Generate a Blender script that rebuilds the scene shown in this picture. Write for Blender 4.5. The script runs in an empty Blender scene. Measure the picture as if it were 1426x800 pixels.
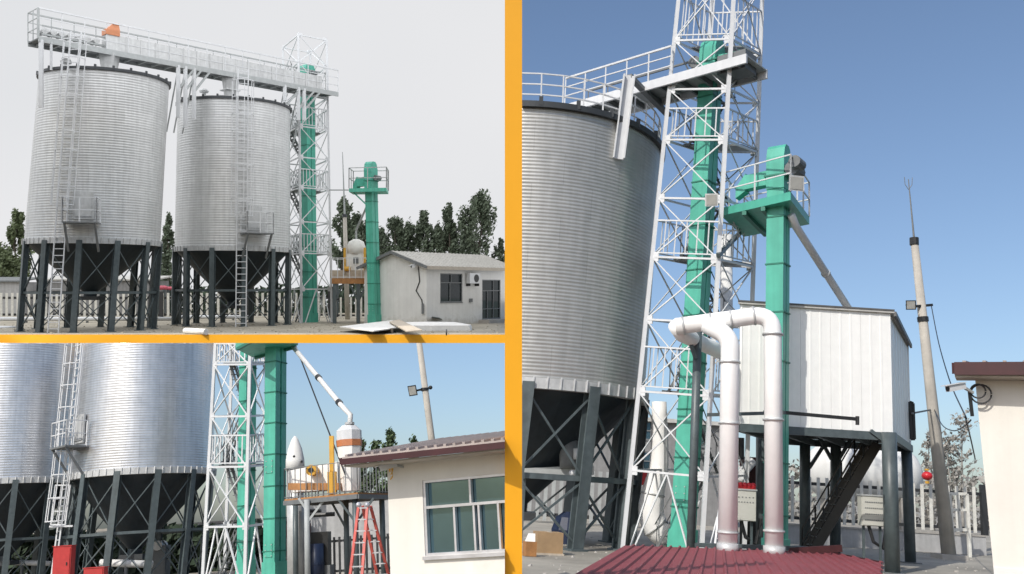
import bpy, bmesh, math, random
from mathutils import Vector, Matrix, Euler, noise
V = Vector
random.seed(7)
sc = bpy.context.scene
col = sc.collection
F, CX, CY = 1300.0, 713.0, 400.0
ALPHA = math.atan(335 / F)
CAM = V((0, 0, 2.2))
RCW = Euler((math.pi / 2 + ALPHA, 0, 0)).to_matrix()

# ------------------------------------------------------------------ places
class Place:
    """One of the yards: local axes X right, Y ahead, Z up, ground at z = 0, the viewer stands at height h."""
    def __init__(s, up, h, planes=()):
        up = V(up).normalized()
        f = V((0, 0, -1)); f = (f - up * f.dot(up)).normalized()
        r = f.cross(up)
        s.R = Matrix((r, f, up)).transposed(); s.Rt = s.R.transposed()
        s.h = h; s.eye = V((0, 0, h))
        s.M = Matrix.Translation(CAM) @ (RCW @ s.R).to_4x4() @ Matrix.Translation((0, 0, -h))
        s.planes = [(s.eye.copy(), (s.Rt @ V(n)).normalized()) for n in planes]   # normal points to what is kept away
    def ray(s, x, y): return s.Rt @ V((x - CX, CY - y, -F))
    def at(s, x, y, Y):
        d = s.ray(x, y); return s.eye + d * (Y / d.y)
    def on(s, x, y, z):
        d = s.ray(x, y); return s.eye + d * ((z - s.h) / d.z)
    def hit(s, x, y, p, n):
        d = s.ray(x, y); return s.eye + d * ((p - s.eye).dot(n) / d.dot(n))
    def col(s, x, Y, z=0.0):
        a = s.R @ V((1, 0, 0)); b = s.R @ V((0, Y, z - s.h)); k = x - CX
        X = -(b.x * F + k * b.z) / (a.x * F + k * a.z)
        return V((X, Y, z))

H_T = 3.41
TL = Place((0, 1, 0), H_T)
BL = Place((-338, 5036, -F), 1.6, [(0, F, 0.0 + 78), (F, 0, 703 - CX)])
RT = Place((388, 6312, -F), 2.2, [(-F, 0, -(727 - CX))])
# plane normals: keep y below row 478, keep x before column 703; keep x beyond column 727
BL.planes = [(BL.eye.copy(), (BL.Rt @ V((0, F, -78))).normalized()), (BL.eye.copy(), (BL.Rt @ V((F, 0, 703 - CX))).normalized())]
RT.planes = [(RT.eye.copy(), (RT.Rt @ V((-F, 0, -(727 - CX)))).normalized())]

# ------------------------------------------------------------------ materials
MATS = {}
def mat(name, c, rough=0.6, metal=0.0, var=0.12, scale=3.0, bump=0.0, streak=0.0, spec=0.5, c2=None, bscale=None, stretch=(1, 1, 1)):
    m = bpy.data.materials.new(name); m.use_nodes = True
    nt = m.node_tree; N, L = nt.nodes, nt.links
    b = N['Principled BSDF']
    b.inputs['Roughness'].default_value = rough; b.inputs['Metallic'].default_value = metal
    b.inputs['Specular IOR Level'].default_value = spec
    tc = N.new('ShaderNodeTexCoord')
    mp = N.new('ShaderNodeMapping'); mp.inputs['Scale'].default_value = stretch
    L.new(tc.outputs['Object'], mp.inputs['Vector'])
    nz = N.new('ShaderNodeTexNoise'); nz.inputs['Scale'].default_value = scale; nz.inputs['Detail'].default_value = 6
    nz.inputs['Roughness'].default_value = 0.65
    L.new(mp.outputs['Vector'], nz.inputs['Vector'])
    rp = N.new('ShaderNodeValToRGB')
    lo = [max(0, k * (1 - var)) for k in c]; hi = [min(1, k * (1 + var)) for k in (c2 or c)]
    rp.color_ramp.elements[0].position = 0.32; rp.color_ramp.elements[1].position = 0.68
    rp.color_ramp.elements[0].color = (*lo, 1); rp.color_ramp.elements[1].color = (*hi, 1)
    L.new(nz.outputs['Fac'], rp.inputs['Fac'])
    out = rp.outputs['Color']
    if streak:
        mp2 = N.new('ShaderNodeMapping'); mp2.inputs['Scale'].default_value = (3.0, 3.0, 0.12)
        L.new(tc.outputs['Object'], mp2.inputs['Vector'])
        n2 = N.new('ShaderNodeTexNoise'); n2.inputs['Scale'].default_value = 1.5; n2.inputs['Detail'].default_value = 5
        L.new(mp2.outputs['Vector'], n2.inputs['Vector'])
        r2 = N.new('ShaderNodeMapRange'); r2.inputs[1].default_value = 0.35; r2.inputs[2].default_value = 0.7
        r2.inputs[3].default_value = 1.0; r2.inputs[4].default_value = 1 - streak
        L.new(n2.outputs['Fac'], r2.inputs[0])
        mx = N.new('ShaderNodeMix'); mx.data_type = 'RGBA'; mx.blend_type = 'MULTIPLY'; mx.inputs[0].default_value = 1
        L.new(out, mx.inputs[6]); L.new(r2.outputs[0], mx.inputs[7]); out = mx.outputs[2]
    L.new(out, b.inputs['Base Color'])
    mr = N.new('ShaderNodeMapRange'); mr.inputs[3].default_value = max(0.02, rough - 0.08); mr.inputs[4].default_value = min(1, rough + 0.1)
    L.new(nz.outputs['Fac'], mr.inputs[0]); L.new(mr.outputs[0], b.inputs['Roughness'])
    if bump:
        n3 = N.new('ShaderNodeTexNoise'); n3.inputs['Scale'].default_value = bscale or scale * 6; n3.inputs['Detail'].default_value = 4
        L.new(tc.outputs['Object'], n3.inputs['Vector'])
        bp = N.new('ShaderNodeBump'); bp.inputs['Strength'].default_value = bump; bp.inputs['Distance'].default_value = 0.05
        L.new(n3.outputs['Fac'], bp.inputs['Height']); L.new(bp.outputs['Normal'], b.inputs['Normal'])
    MATS[name] = m
    return m

def splash(name, h, amount):
    """Mud splashed up the foot of a wall and a few damp patches."""
    m = MATS[name]; nt = m.node_tree; N, L = nt.nodes, nt.links
    b = N['Principled BSDF']; src = b.inputs['Base Color'].links[0].from_socket
    tc = N.new('ShaderNodeTexCoord'); sx = N.new('ShaderNodeSeparateXYZ'); L.new(tc.outputs['Object'], sx.inputs[0])
    nz = N.new('ShaderNodeTexNoise'); nz.inputs['Scale'].default_value = 2.5; nz.inputs['Detail'].default_value = 7; L.new(tc.outputs['Object'], nz.inputs['Vector'])
    ad = N.new('ShaderNodeMath'); ad.operation = 'MULTIPLY_ADD'; ad.inputs[1].default_value = h * 2.2; ad.inputs[2].default_value = -h * 1.1; L.new(nz.outputs['Fac'], ad.inputs[0])
    s2 = N.new('ShaderNodeMath'); s2.operation = 'ADD'; L.new(sx.outputs[2], s2.inputs[0]); L.new(ad.outputs[0], s2.inputs[1])
    mr = N.new('ShaderNodeMapRange'); mr.inputs[1].default_value = 0.0; mr.inputs[2].default_value = h; mr.inputs[3].default_value = amount; mr.inputs[4].default_value = 0.0; L.new(s2.outputs[0], mr.inputs[0])
    n2 = N.new('ShaderNodeTexNoise'); n2.inputs['Scale'].default_value = 0.55; n2.inputs['Detail'].default_value = 8; n2.inputs['Roughness'].default_value = 0.7; L.new(tc.outputs['Object'], n2.inputs['Vector'])
    m2 = N.new('ShaderNodeMapRange'); m2.inputs[1].default_value = 0.56; m2.inputs[2].default_value = 0.7; m2.inputs[3].default_value = 0.0; m2.inputs[4].default_value = amount * 0.5; L.new(n2.outputs['Fac'], m2.inputs[0])
    mxm = N.new('ShaderNodeMath'); mxm.operation = 'MAXIMUM'; L.new(mr.outputs[0], mxm.inputs[0]); L.new(m2.outputs[0], mxm.inputs[1])
    mx = N.new('ShaderNodeMix'); mx.data_type = 'RGBA'; L.new(mxm.outputs[0], mx.inputs[0]); L.new(src, mx.inputs[6]); mx.inputs[7].default_value = (0.30, 0.27, 0.22, 1)
    L.new(mx.outputs[2], b.inputs['Base Color'])

def galv(name, base, rough, metal):
    """Galvanised sheet: spangle, sheet-to-sheet tone differences, run marks."""
    m = mat(name, base, rough, metal, var=0.07, scale=2.2, streak=0.14)
    nt = m.node_tree; N, L = nt.nodes, nt.links
    b = N['Principled BSDF']; src = b.inputs['Base Color'].links[0].from_socket
    tc = N.new('ShaderNodeTexCoord')
    # angle round the axis and height give each curved sheet its own tone
    sx = N.new('ShaderNodeSeparateXYZ'); L.new(tc.outputs['Object'], sx.inputs[0])
    at2 = N.new('ShaderNodeMath'); at2.operation = 'ARCTAN2'; L.new(sx.outputs[1], at2.inputs[0]); L.new(sx.outputs[0], at2.inputs[1])
    cb = N.new('ShaderNodeCombineXYZ')
    m1 = N.new('ShaderNodeMath'); m1.operation = 'MULTIPLY'; m1.inputs[1].default_value = 2.2; L.new(at2.outputs[0], m1.inputs[0])
    m2 = N.new('ShaderNodeMath'); m2.operation = 'MULTIPLY'; m2.inputs[1].default_value = 0.8; L.new(sx.outputs[2], m2.inputs[0])
    L.new(m1.outputs[0], cb.inputs[0]); L.new(m2.outputs[0], cb.inputs[1])
    bk = N.new('ShaderNodeTexBrick'); L.new(cb.outputs[0], bk.inputs['Vector'])
    bk.inputs['Scale'].default_value = 1.0; bk.inputs['Mortar Size'].default_value = 0.006
    bk.inputs['Color1'].default_value = (0.93, 0.93, 0.93, 1); bk.inputs['Color2'].default_value = (1, 1, 1, 1); bk.inputs['Mortar'].default_value = (0.8, 0.8, 0.8, 1)
    bk.inputs['Brick Width'].default_value = 1.0; bk.inputs['Row Height'].default_value = 0.9
    mx = N.new('ShaderNodeMix'); mx.data_type = 'RGBA'; mx.blend_type = 'MULTIPLY'; mx.inputs[0].default_value = 1
    L.new(src, mx.inputs[6]); L.new(bk.outputs['Color'], mx.inputs[7]); L.new(mx.outputs[2], b.inputs['Base Color'])
    return m

def emis(name, c1, c2, strength, scale):
    m = bpy.data.materials.new(name); m.use_nodes = True
    nt = m.node_tree; N, L = nt.nodes, nt.links
    N.remove(N['Principled BSDF'])
    e = N.new('ShaderNodeEmission'); e.inputs['Strength'].default_value = strength
    tc = N.new('ShaderNodeTexCoord'); nz = N.new('ShaderNodeTexNoise'); nz.inputs['Scale'].default_value = scale; nz.inputs['Detail'].default_value = 3
    rp = N.new('ShaderNodeValToRGB'); rp.color_ramp.elements[0].color = (*c1, 1); rp.color_ramp.elements[1].color = (*c2, 1)
    rp.color_ramp.elements[0].position = 0.3; rp.color_ramp.elements[1].position = 0.7
    L.new(tc.outputs['Object'], nz.inputs['Vector']); L.new(nz.outputs['Fac'], rp.inputs['Fac']); L.new(rp.outputs['Color'], e.inputs['Color'])
    L.new(e.outputs[0], N['Material Output'].inputs['Surface'])
    MATS[name] = m
    return m

galv('galvanised', (0.64, 0.65, 0.65), 0.42, 0.35)
galv('galvanised_bright', (0.64, 0.65, 0.67), 0.34, 0.8)
galv('galvanised_dull', (0.47, 0.47, 0.455), 0.42, 0.5)
mat('zinc', (0.55, 0.56, 0.56), 0.5, 0.3, streak=0.15)
mat('zinc_dark', (0.05, 0.055, 0.06), 0.5, 0.3)
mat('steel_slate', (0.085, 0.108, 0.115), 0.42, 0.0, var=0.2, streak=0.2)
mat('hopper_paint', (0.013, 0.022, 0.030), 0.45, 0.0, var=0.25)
mat('white_paint', (0.64, 0.655, 0.67), 0.4, 0.0, var=0.05, streak=0.08)
mat('grey_paint', (0.36, 0.38, 0.38), 0.5, 0.0, var=0.1)
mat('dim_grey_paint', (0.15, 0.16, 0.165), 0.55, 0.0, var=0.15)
mat('black_paint', (0.018, 0.019, 0.02), 0.4)
mat('green_paint', (0.085, 0.42, 0.315), 0.4, 0.0, var=0.13, scale=0.9, streak=0.18)
mat('green_seam', (0.02, 0.17, 0.12), 0.5)
mat('duct_paint', (0.88, 0.88, 0.87), 0.55, 0.0, var=0.03, streak=0.05, spec=0.3)
mat('orange_paint', (0.95, 0.44, 0.014), 0.55, 0.0, var=0.03, scale=0.6)
mat('yellow_paint', (0.62, 0.34, 0.04), 0.5)
mat('motor_orange', (0.52, 0.20, 0.09), 0.5)
mat('red_paint', (0.42, 0.03, 0.03), 0.4)
mat('red_lantern', (0.55, 0.02, 0.03), 0.4)
mat('ladder_red', (0.5, 0.09, 0.07), 0.45, var=0.2)
mat('pale_pipe', (0.66, 0.66, 0.65), 0.45, 0.0, var=0.08)
mat('aluminium', (0.6, 0.6, 0.62), 0.35, 0.6)
mat('roof_red', (0.26, 0.058, 0.072), 0.62, 0.0, var=0.14, scale=0.9, streak=0.1, bump=0.05)
mat('fascia_red', (0.048, 0.011, 0.013), 0.55, var=0.2)
mat('plaster', (0.74, 0.71, 0.65), 0.85, 0.0, var=0.06, scale=0.6, streak=0.06, bump=0.08)
mat('plaster_grey', (0.71, 0.71, 0.69), 0.85, 0.0, var=0.07, scale=0.5, streak=0.06, bump=0.08)
splash('plaster', 0.7, 0.5); splash('plaster_grey', 0.8, 0.45)
mat('soffit', (0.42, 0.38, 0.32), 0.8)
mat('clad_white', (0.84, 0.84, 0.82), 0.35, 0.0, var=0.03, streak=0.05)
mat('clad_trim', (0.10, 0.10, 0.10), 0.5)
mat('roof_sheet', (0.5, 0.49, 0.46), 0.5, 0.1, var=0.12, streak=0.15)
mat('roof_tan', (0.42, 0.36, 0.33), 0.55, 0.1, var=0.14)
mat('glass_dim', (0.012, 0.02, 0.024), 0.12, 0.0, var=0.3)
mat('glass_dark', (0.13, 0.23, 0.28), 0.04, 0.8, var=0.15, scale=0.7)
mat('door_grey', (0.2, 0.2, 0.19), 0.5)
mat('concrete', (0.38, 0.36, 0.33), 0.9, 0.0, var=0.16, scale=0.8, bump=0.25)
mat('pole_concrete', (0.47, 0.44, 0.39), 0.85, 0.0, var=0.15, scale=1.2, streak=0.2, bump=0.15)
mat('yard', (0.30, 0.28, 0.24), 0.95, 0.0, var=0.3, scale=0.25, bump=0.4, bscale=2.5)
mat('yard_earth', (0.31, 0.28, 0.22), 0.95, 0.0, var=0.28, scale=0.3, bump=0.4, bscale=2.5)
mat('leaf_haze', (0.105, 0.135, 0.088), 0.7, var=0.4, scale=1.0)  # lightened so that haze over the far trees is part of the colour
mat('leaf_mid', (0.075, 0.115, 0.05), 0.7, var=0.4, scale=1.0)
mat('leaf_pale', (0.11, 0.14, 0.065), 0.7, var=0.4, scale=1.0)
mat('twig_haze', (0.30, 0.29, 0.27), 0.9, var=0.3, scale=1.0)  # pale tone puts distance haze into the twig colour
mat('bark', (0.09, 0.075, 0.06), 0.9, var=0.25)
mat('fence_white', (0.66, 0.65, 0.60), 0.7, var=0.15)
mat('fence_iron', (0.03, 0.032, 0.035), 0.5)
mat('cabinet_cream', (0.52, 0.52, 0.47), 0.45, var=0.05)
mat('cardboard', (0.33, 0.22, 0.12), 0.85, var=0.12)
mat('blue_plastic', (0.012, 0.022, 0.055), 0.4)
mat('tarp_white', (0.72, 0.71, 0.68), 0.6, var=0.08, bump=0.2, bscale=2.0)
mat('plywood', (0.46, 0.40, 0.32), 0.8, var=0.18)
mat('rubber', (0.02, 0.02, 0.022), 0.6)
mat('lens_glass', (0.32, 0.32, 0.30), 0.2, 0.0)
mat('pink_panel', (0.48, 0.09, 0.13), 0.6)
mat('rust_deck', (0.36, 0.17, 0.06), 0.7, var=0.25)
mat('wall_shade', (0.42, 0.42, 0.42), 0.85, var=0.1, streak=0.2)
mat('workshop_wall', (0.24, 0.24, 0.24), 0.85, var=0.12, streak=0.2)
mat('hedge_leaf', (0.03, 0.05, 0.028), 0.8, var=0.4)
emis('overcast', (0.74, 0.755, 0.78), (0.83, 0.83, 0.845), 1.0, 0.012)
emis('ceiling_glow', (0.74, 0.755, 0.78), (0.83, 0.83, 0.845), 2.6, 0.012)  # stronger glow for the added ceiling out of view

# ------------------------------------------------------------------ objects
LOC, PLACE, ROOTS = {}, {}, []
def thing(pl, name, label, cat, loc, group=None, kind=None):
    o = bpy.data.objects.new(name, None); col.objects.link(o)
    o.empty_display_size = 0.3
    return _tag(o, pl, label, cat, loc, group, kind)
def _tag(o, pl, label, cat, loc, group=None, kind=None):
    o['label'] = label; o['category'] = cat
    if group: o['group'] = group
    if kind: o['kind'] = kind
    LOC[o.name] = V(loc); PLACE[o.name] = pl; ROOTS.append((o, pl))
    return o
def dup(src, loc, label=None, rotz=0.0, scale=1.0):
    r = src.copy(); col.objects.link(r)
    if label: r['label'] = label
    LOC[r.name] = V(loc); PLACE[r.name] = PLACE[src.name]; ROOTS.append((r, PLACE[src.name]))
    r['_rz'] = rotz; r['_sc'] = scale
    for ch in list(src.children):
        c = ch.copy(); col.objects.link(c); c.parent = r
        for g in list(ch.children):
            d = g.copy(); col.objects.link(d); d.parent = c
    return r

class MB:
    def __init__(s): s.v = []; s.f = []
    def poly(s, pts):
        n = len(s.v); s.v += [V(p) for p in pts]; s.f.append(tuple(range(n, n + len(pts)))); return s
    def hexa(s, b, t):
        n = len(s.v); s.v += [V(p) for p in b] + [V(p) for p in t]
        k = len(b)
        s.f.append(tuple(n + i for i in reversed(range(k)))); s.f.append(tuple(n + k + i for i in range(k)))
        for i in range(k):
            j = (i + 1) % k; s.f.append((n + i, n + j, n + k + j, n + k + i))
        return s
    def obox(s, c, ex, ey, ez, sx, sy, sz):
        c = V(c); a, b, d = V(ex) * sx / 2, V(ey) * sy / 2, V(ez) * sz / 2
        return s.hexa([c - a - b - d, c + a - b - d, c + a + b - d, c - a + b - d], [c - a - b + d, c + a - b + d, c + a + b + d, c - a + b + d])
    def box(s, c, sz, rz=0.0):
        ex = V((math.cos(rz), math.sin(rz), 0)); ey = V((-ex.y, ex.x, 0))
        return s.obox(c, ex, ey, V((0, 0, 1)), *sz)
    def bar(s, p, q, w, h=None, up=None):
        p, q = V(p), V(q); d = q - p
        if d.length < 1e-5: return s
        z = d.normalized(); u = V(up) if up else V((0, 0, 1))
        if abs(z.dot(u.normalized())) > 0.97: u = V((0, 1, 0))
        x = z.cross(u).normalized(); y = z.cross(x)
        return s.obox((p + q) / 2, x, y, z, w, h or w, d.length)
    def tube(s, p, q, r, r2=None, n=8): return s.path([p, q], [r, r if r2 is None else r2], n)
    def path(s, pts, r, n=8, cap=True):
        pts = [V(p) for p in pts]; k = len(pts)
        rs = r if isinstance(r, (list, tuple)) else [r] * k
        t0 = (pts[1] - pts[0]).normalized(); u = V((0, 0, 1)) if abs(t0.z) < 0.9 else V((1, 0, 0))
        x = t0.cross(u).normalized()
        base = len(s.v)
        for i in range(k):
            if i == 0: t = pts[1] - pts[0]
            elif i == k - 1: t = pts[-1] - pts[-2]
            else: t = (pts[i + 1] - pts[i]).normalized() + (pts[i] - pts[i - 1]).normalized()
            t = t.normalized(); x = (x - t * x.dot(t)).normalized(); y = t.cross(x)
            for j in range(n):
                a = 2 * math.pi * j / n; s.v.append(pts[i] + (x * math.cos(a) + y * math.sin(a)) * rs[i])
        for i in range(k - 1):
            for j in range(n):
                a, b = base + i * n + j, base + i * n + (j + 1) % n
                s.f.append((a, b, b + n, a + n))
        if cap:
            s.f.append(tuple(base + j for j in reversed(range(n)))); s.f.append(tuple(base + (k - 1) * n + j for j in range(n)))
        return s
    def rings(s, rows, closed=True, capb=False, capt=False):
        base = len(s.v); n = len(rows[0])
        for r in rows: s.v += [V(p) for p in r]
        for i in range(len(rows) - 1):
            for j in range(n if closed else n - 1):
                a, b = base + i * n + j, base + i * n + (j + 1) % n
                s.f.append((a, b, b + n, a + n))
        if capb: s.f.append(tuple(base + j for j in reversed(range(n))))
        if capt: s.f.append(tuple(base + (len(rows) - 1) * n + j for j in range(n)))
        return s
    def ball(s, c, rx, ry=None, rz=None, n=12, m=8):
        ry = ry or rx; rz = rz or rx; c = V(c)
        rows = []
        for i in range(m + 1):
            th = math.pi * (i / m) - math.pi / 2; th = max(-1.56, min(1.56, th))
            rows.append([c + V((rx * math.cos(th) * math.cos(2 * math.pi * j / n), ry * math.cos(th) * math.sin(2 * math.pi * j / n), rz * math.sin(th))) for j in range(n)])
        return s.rings(rows, True, True, True)
    def mesh(s, name, m, off, pl, smooth):
        vs = [p - off for p in s.v]
        me = bpy.data.meshes.new(name)
        me.from_pydata([tuple(p) for p in vs], [], s.f); me.update()
        bm = bmesh.new(); bm.from_mesh(me)
        bmesh.ops.recalc_face_normals(bm, faces=bm.faces[:])
        for co, no in (pl.planes if pl else ()):
            c2 = co - off
            if any((v.co - c2).dot(no) > 1e-4 for v in bm.verts):
                g = bm.verts[:] + bm.edges[:] + bm.faces[:]
                res = bmesh.ops.bisect_plane(bm, geom=g, plane_co=c2, plane_no=no, clear_outer=True)
                ed = [e for e in res['geom_cut'] if isinstance(e, bmesh.types.BMEdge)]
                if ed:
                    try: bmesh.ops.holes_fill(bm, edges=ed, sides=0)
                    except Exception: pass
        n = len(bm.faces)
        bm.to_mesh(me); bm.free()
        if n == 0:
            bpy.data.meshes.remove(me); return None
        me.materials.append(MATS[m] if isinstance(m, str) else m)
        if smooth:
            for p in me.polygons: p.use_smooth = True
        return me
    def part(s, name, m, parent, smooth=False, label=None):
        if not s.f or parent is None: return None
        me = s.mesh(name, m, LOC[parent.name], PLACE[parent.name], smooth)
        if me is None: return None
        o = bpy.data.objects.new(name, me); col.objects.link(o); o.parent = parent
        LOC[o.name] = LOC[parent.name]; PLACE[o.name] = PLACE[parent.name]
        if label: o['label'] = label
        return o
    def solo(s, pl, name, label, cat, m, loc, group=None, kind=None, smooth=False):
        me = s.mesh(name, m, V(loc), pl, smooth)
        if me is None: return None
        o = bpy.data.objects.new(name, me); col.objects.link(o)
        return _tag(o, pl, label, cat, loc, group, kind)

def lerp(a, b, t): return a + (b - a) * t
Z = V((0, 0, 1))
def arc(c, r, a0, a1, n, ex, ey): return [V(c) + (V(ex) * math.cos(a0 + (a1 - a0) * i / n) + V(ey) * math.sin(a0 + (a1 - a0) * i / n)) * r for i in range(n + 1)]

def railing(mb, pts, h, step, rails=(0.5, 1.0), w=0.05):
    """A guard rail along the polyline: posts and rails, one mesh."""
    for i in range(len(pts) - 1):
        p, q = V(pts[i]), V(pts[i + 1]); n = max(1, round((q - p).length / step))
        for k in range(n + 1):
            a = lerp(p, q, k / n); mb.bar(a, a + Z * h, w)
        for f in rails: mb.bar(p + Z * h * f, q + Z * h * f, w * 0.9)

# ------------------------------------------------------------------ builders
def silo(pl, label, Yc, bot, top, phase, group, shell_mat, pitch, ladder=None, hatch=None, cap=True, n_legs=12, z_girt=0.45, hop=0.3,
         leg_w=0.4, ringrail=False, seg=96, wave=0.06, foot_dx=0.0):
    """bot and top: (column, row, half width in px) of the shell's foot and rim as seen at its axis distance Yc."""
    cb = pl.at(bot[0], bot[1], Yc); ct = pl.at(top[0], top[1], Yc)
    k = (V((Yc, Yc, 0))).length
    dep = lambda p: -(pl.R @ (p - pl.eye)).z
    rb = bot[2] / F * dep(cb); rt = top[2] / F * dep(ct)
    zb, zt = cb.z, ct.z
    def C(z): return lerp(cb, ct, (z - zb) / (zt - zb)) + (V((foot_dx * (zb - z) / zb, 0, 0)) if z < zb else V((0, 0, 0)))
    def Rz(z): return lerp(rb, rt, (z - zb) / (zt - zb)) if z > zb else rb
    def pt(phi, z, r=None, dr=0.0):
        c = C(z); rr = (Rz(z) if r is None else r) + dr
        return V((c.x + rr * math.sin(phi), c.y - rr * math.cos(phi), z))
    loc = C(0.0)
    t = thing(pl, 'grain_silo', label, 'silo', loc, group)
    # corrugated shell
    nr = max(4, round((zt - zb) / pitch)); rows = []
    for i in range(nr * 4 + 1):
        z = lerp(zb, zt, i / (nr * 4)); d = pitch * wave * math.sin(i * math.pi / 2)
        rows.append([pt(2 * math.pi * j / seg, z, None, d) for j in range(seg)])
    MB().rings(rows).part('shell', shell_mat, t, True)
    if cap:
        mb = MB(); apex = C(zt) + Z * (rt * 0.2)
        rows = [[lerp(pt(2 * math.pi * j / seg, zt + 0.02, None, 0.12), apex, f) for j in range(seg)] for f in (0, 0.5, 0.9)]
        mb.rings(rows, True, False, True)
        for j in range(0, 24):
            a = 2 * math.pi * j / 24
            mb.bar(lerp(pt(a, zt + 0.05, None, 0.12), apex, 0.0) + Z * 0.04, lerp(pt(a, zt + 0.05), apex, 0.9) + Z * 0.04, 0.08)
        r = mb.part('roof', 'zinc', t)
        rim = MB()
        sec = [(-0.02, -0.16), (0.16, -0.16), (0.16, 0.05), (-0.02, 0.05)]
        rows = [[pt(2 * math.pi * j / seg, zt + b, None, a) for j in range(seg)] for a, b in sec + sec[:1]]
        rim.rings(rows)
        for j in range(24):
            a = 2 * math.pi * j / 24; rim.bar(pt(a, zt - 0.1, None, 0.1), pt(a, zt + 0.22, None, 0.1), 0.14)
        rim.part('eave_rim', 'zinc_dark', t)
    # ring beam with ribs
    hb = 0.06 * rb + 0.1
    mb = MB(); sec = [(0.03, 0.0), (0.13, 0.0), (0.13, -hb), (-0.2, -hb), (-0.2, 0.0)]
    mb.rings([[pt(2 * math.pi * j / seg, zb + b, rb, a) for j in range(seg)] for a, b in sec + sec[:1]])
    for j in range(60):
        a = 2 * math.pi * j / 60; mb.bar(pt(a, zb - hb, rb, 0.15), pt(a, zb + 0.05, rb, 0.15), 0.05)
    mb.part('ring_beam', 'zinc', t)
    # hopper
    zh = zb * hop
    rows = [[pt(2 * math.pi * j / 48, z, r) for j in range(48)] for z, r in ((zb - hb * 0.5, rb * 0.97), (zb - hb - 0.05, rb * 0.95), (lerp(zb, zh, 0.5), rb * 0.58), (zh, rb * 0.1), (zh - 0.35, rb * 0.1))]
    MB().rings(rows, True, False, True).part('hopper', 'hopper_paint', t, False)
    MB().obox(C(zh) - Z * 0.45, V((1, 0, 0)), V((0, 1, 0)), Z, rb * 0.34, rb * 0.3, 0.3).part('outlet_gate', 'zinc_dark', t)
    # legs, girts, braces
    zg = zb * z_girt
    A = [math.radians(phase + 360 / n_legs * i) for i in range(n_legs)]
    for a in A:
        mb = MB(); p, q = pt(a, 0, rb, 0.02), pt(a, zb - hb * 0.4, rb, 0.02)
        out = V((math.sin(a), -math.cos(a), 0)); sd = V((math.cos(a), math.sin(a), 0)); zz = (q - p).normalized(); L = (q - p).length
        m = (p + q) / 2
        mb.obox(m + out * leg_w * 0.42, sd, out, zz, leg_w, leg_w * 0.12, L); mb.obox(m - out * leg_w * 0.42, sd, out, zz, leg_w, leg_w * 0.12, L)
        mb.obox(m, sd, out, zz, leg_w * 0.14, leg_w * 0.72, L)
        mb.box(p + Z * 0.03, (leg_w * 1.5, leg_w * 1.5, 0.06), a)
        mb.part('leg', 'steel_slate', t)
    g = MB()
    for i in range(n_legs): g.bar(pt(A[i], zg, rb), pt(A[(i + 1) % n_legs], zg, rb), leg_w * 0.35, leg_w * 0.45)
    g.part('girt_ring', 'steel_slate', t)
    for i in range(n_legs):
        a, b = A[i], A[(i + 1) % n_legs]; mb = MB()
        for z0, z1 in ((zg + 0.1, zb - hb - 0.1), (0.25, zg - 0.1)):
            mb.bar(pt(a, z0, rb), pt(b, z1, rb), leg_w * 0.17); mb.bar(pt(b, z0, rb, -0.1), pt(a, z1, rb, -0.1), leg_w * 0.17)
        mb.part('cross_brace', 'steel_slate', t)
    if ringrail:
        rl = MB(); n = 40; H = 1.15
        for j in range(n):
            a, b = 2 * math.pi * j / n, 2 * math.pi * (j + 1) / n
            rl.bar(pt(a, zt, None, -0.1), pt(a, zt + H, None, -0.1), 0.05)
            for f in (0.33, 0.66, 1.0): rl.bar(pt(a, zt + H * f, None, -0.1), pt(b, zt + H * f, None, -0.1), 0.045)
        rl.part('guard_rail', 'white_paint', t)
    # ladder with cage
    if ladder:
        phi, wl, zlow, ztop = (math.radians(ladder[0]), ladder[1], ladder[2], ladder[3])
        sd = V((math.cos(phi), math.sin(phi), 0)); out = V((math.sin(phi), -math.cos(phi), 0))
        def lp(z, s, o): return pt(phi, z, None if z > zb else rb, o) + sd * s * wl / 2
        ztp = zt + ztop; lad = MB(); w = wl * 0.1
        zz = [0.0, zb, zt, ztp]
        for s in (-1, 1):
            for i in range(3): lad.bar(lp(zz[i], s, 0.3), lp(zz[i + 1], s, 0.3), w)
        z = 0.3
        while z < ztp: lad.bar(lp(z, -1, 0.3), lp(z, 1, 0.3), w * 0.7); z += wl * 0.62
        lo = lad.part('ladder', 'white_paint', t)
        cg = MB(); z = zlow; hoops = []
        wc = wl * 1.05
        while z < ztp + 0.1:
            c = lp(z, 0, 0.3); pts = [c + sd * wc * math.cos(b) + out * wc * 1.0 * math.sin(b) for b in [math.pi * i / 8 for i in range(9)]]
            for i in range(8): cg.bar(pts[i], pts[i + 1], w * 0.75)
            hoops.append(pts); z += wl * 1.7
        for i in range(len(hoops) - 1):
            for j in (0, 2, 4, 6, 8): cg.bar(hoops[i][j], hoops[i + 1][j], w * 0.6)
        cg.part('safety_cage', 'white_paint', t)
    if hatch:
        phi = math.radians(hatch[0]); z = lerp(zb, zt, hatch[1]); s = hatch[2]
        sd = V((math.cos(phi), math.sin(phi), 0)); out = V((math.sin(phi), -math.cos(phi), 0)); p = pt(phi, z, None, 0.08)
        h = MB().obox(p, sd, out, Z, 0.9 * s, 0.1, 1.3 * s).obox(p + out * 0.08, sd, out, Z, 0.7 * s, 0.06, 1.05 * s).part('hatch', 'zinc', t)
        d = MB(); e = p - Z * 0.85 * s
        d.obox(e + out * 0.45 * s, sd, out, Z, 1.5 * s, 1.0 * s, 0.1)
        for q in (-1, 1): d.bar(e + sd * 0.65 * s * q + out * 0.9 * s, e + sd * 0.65 * s * q - Z * 1.3 * s, 0.09 * s)
        d.part('hatch_platform', 'dim_grey_paint' if len(hatch) > 3 else 'white_paint', t)
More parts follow.
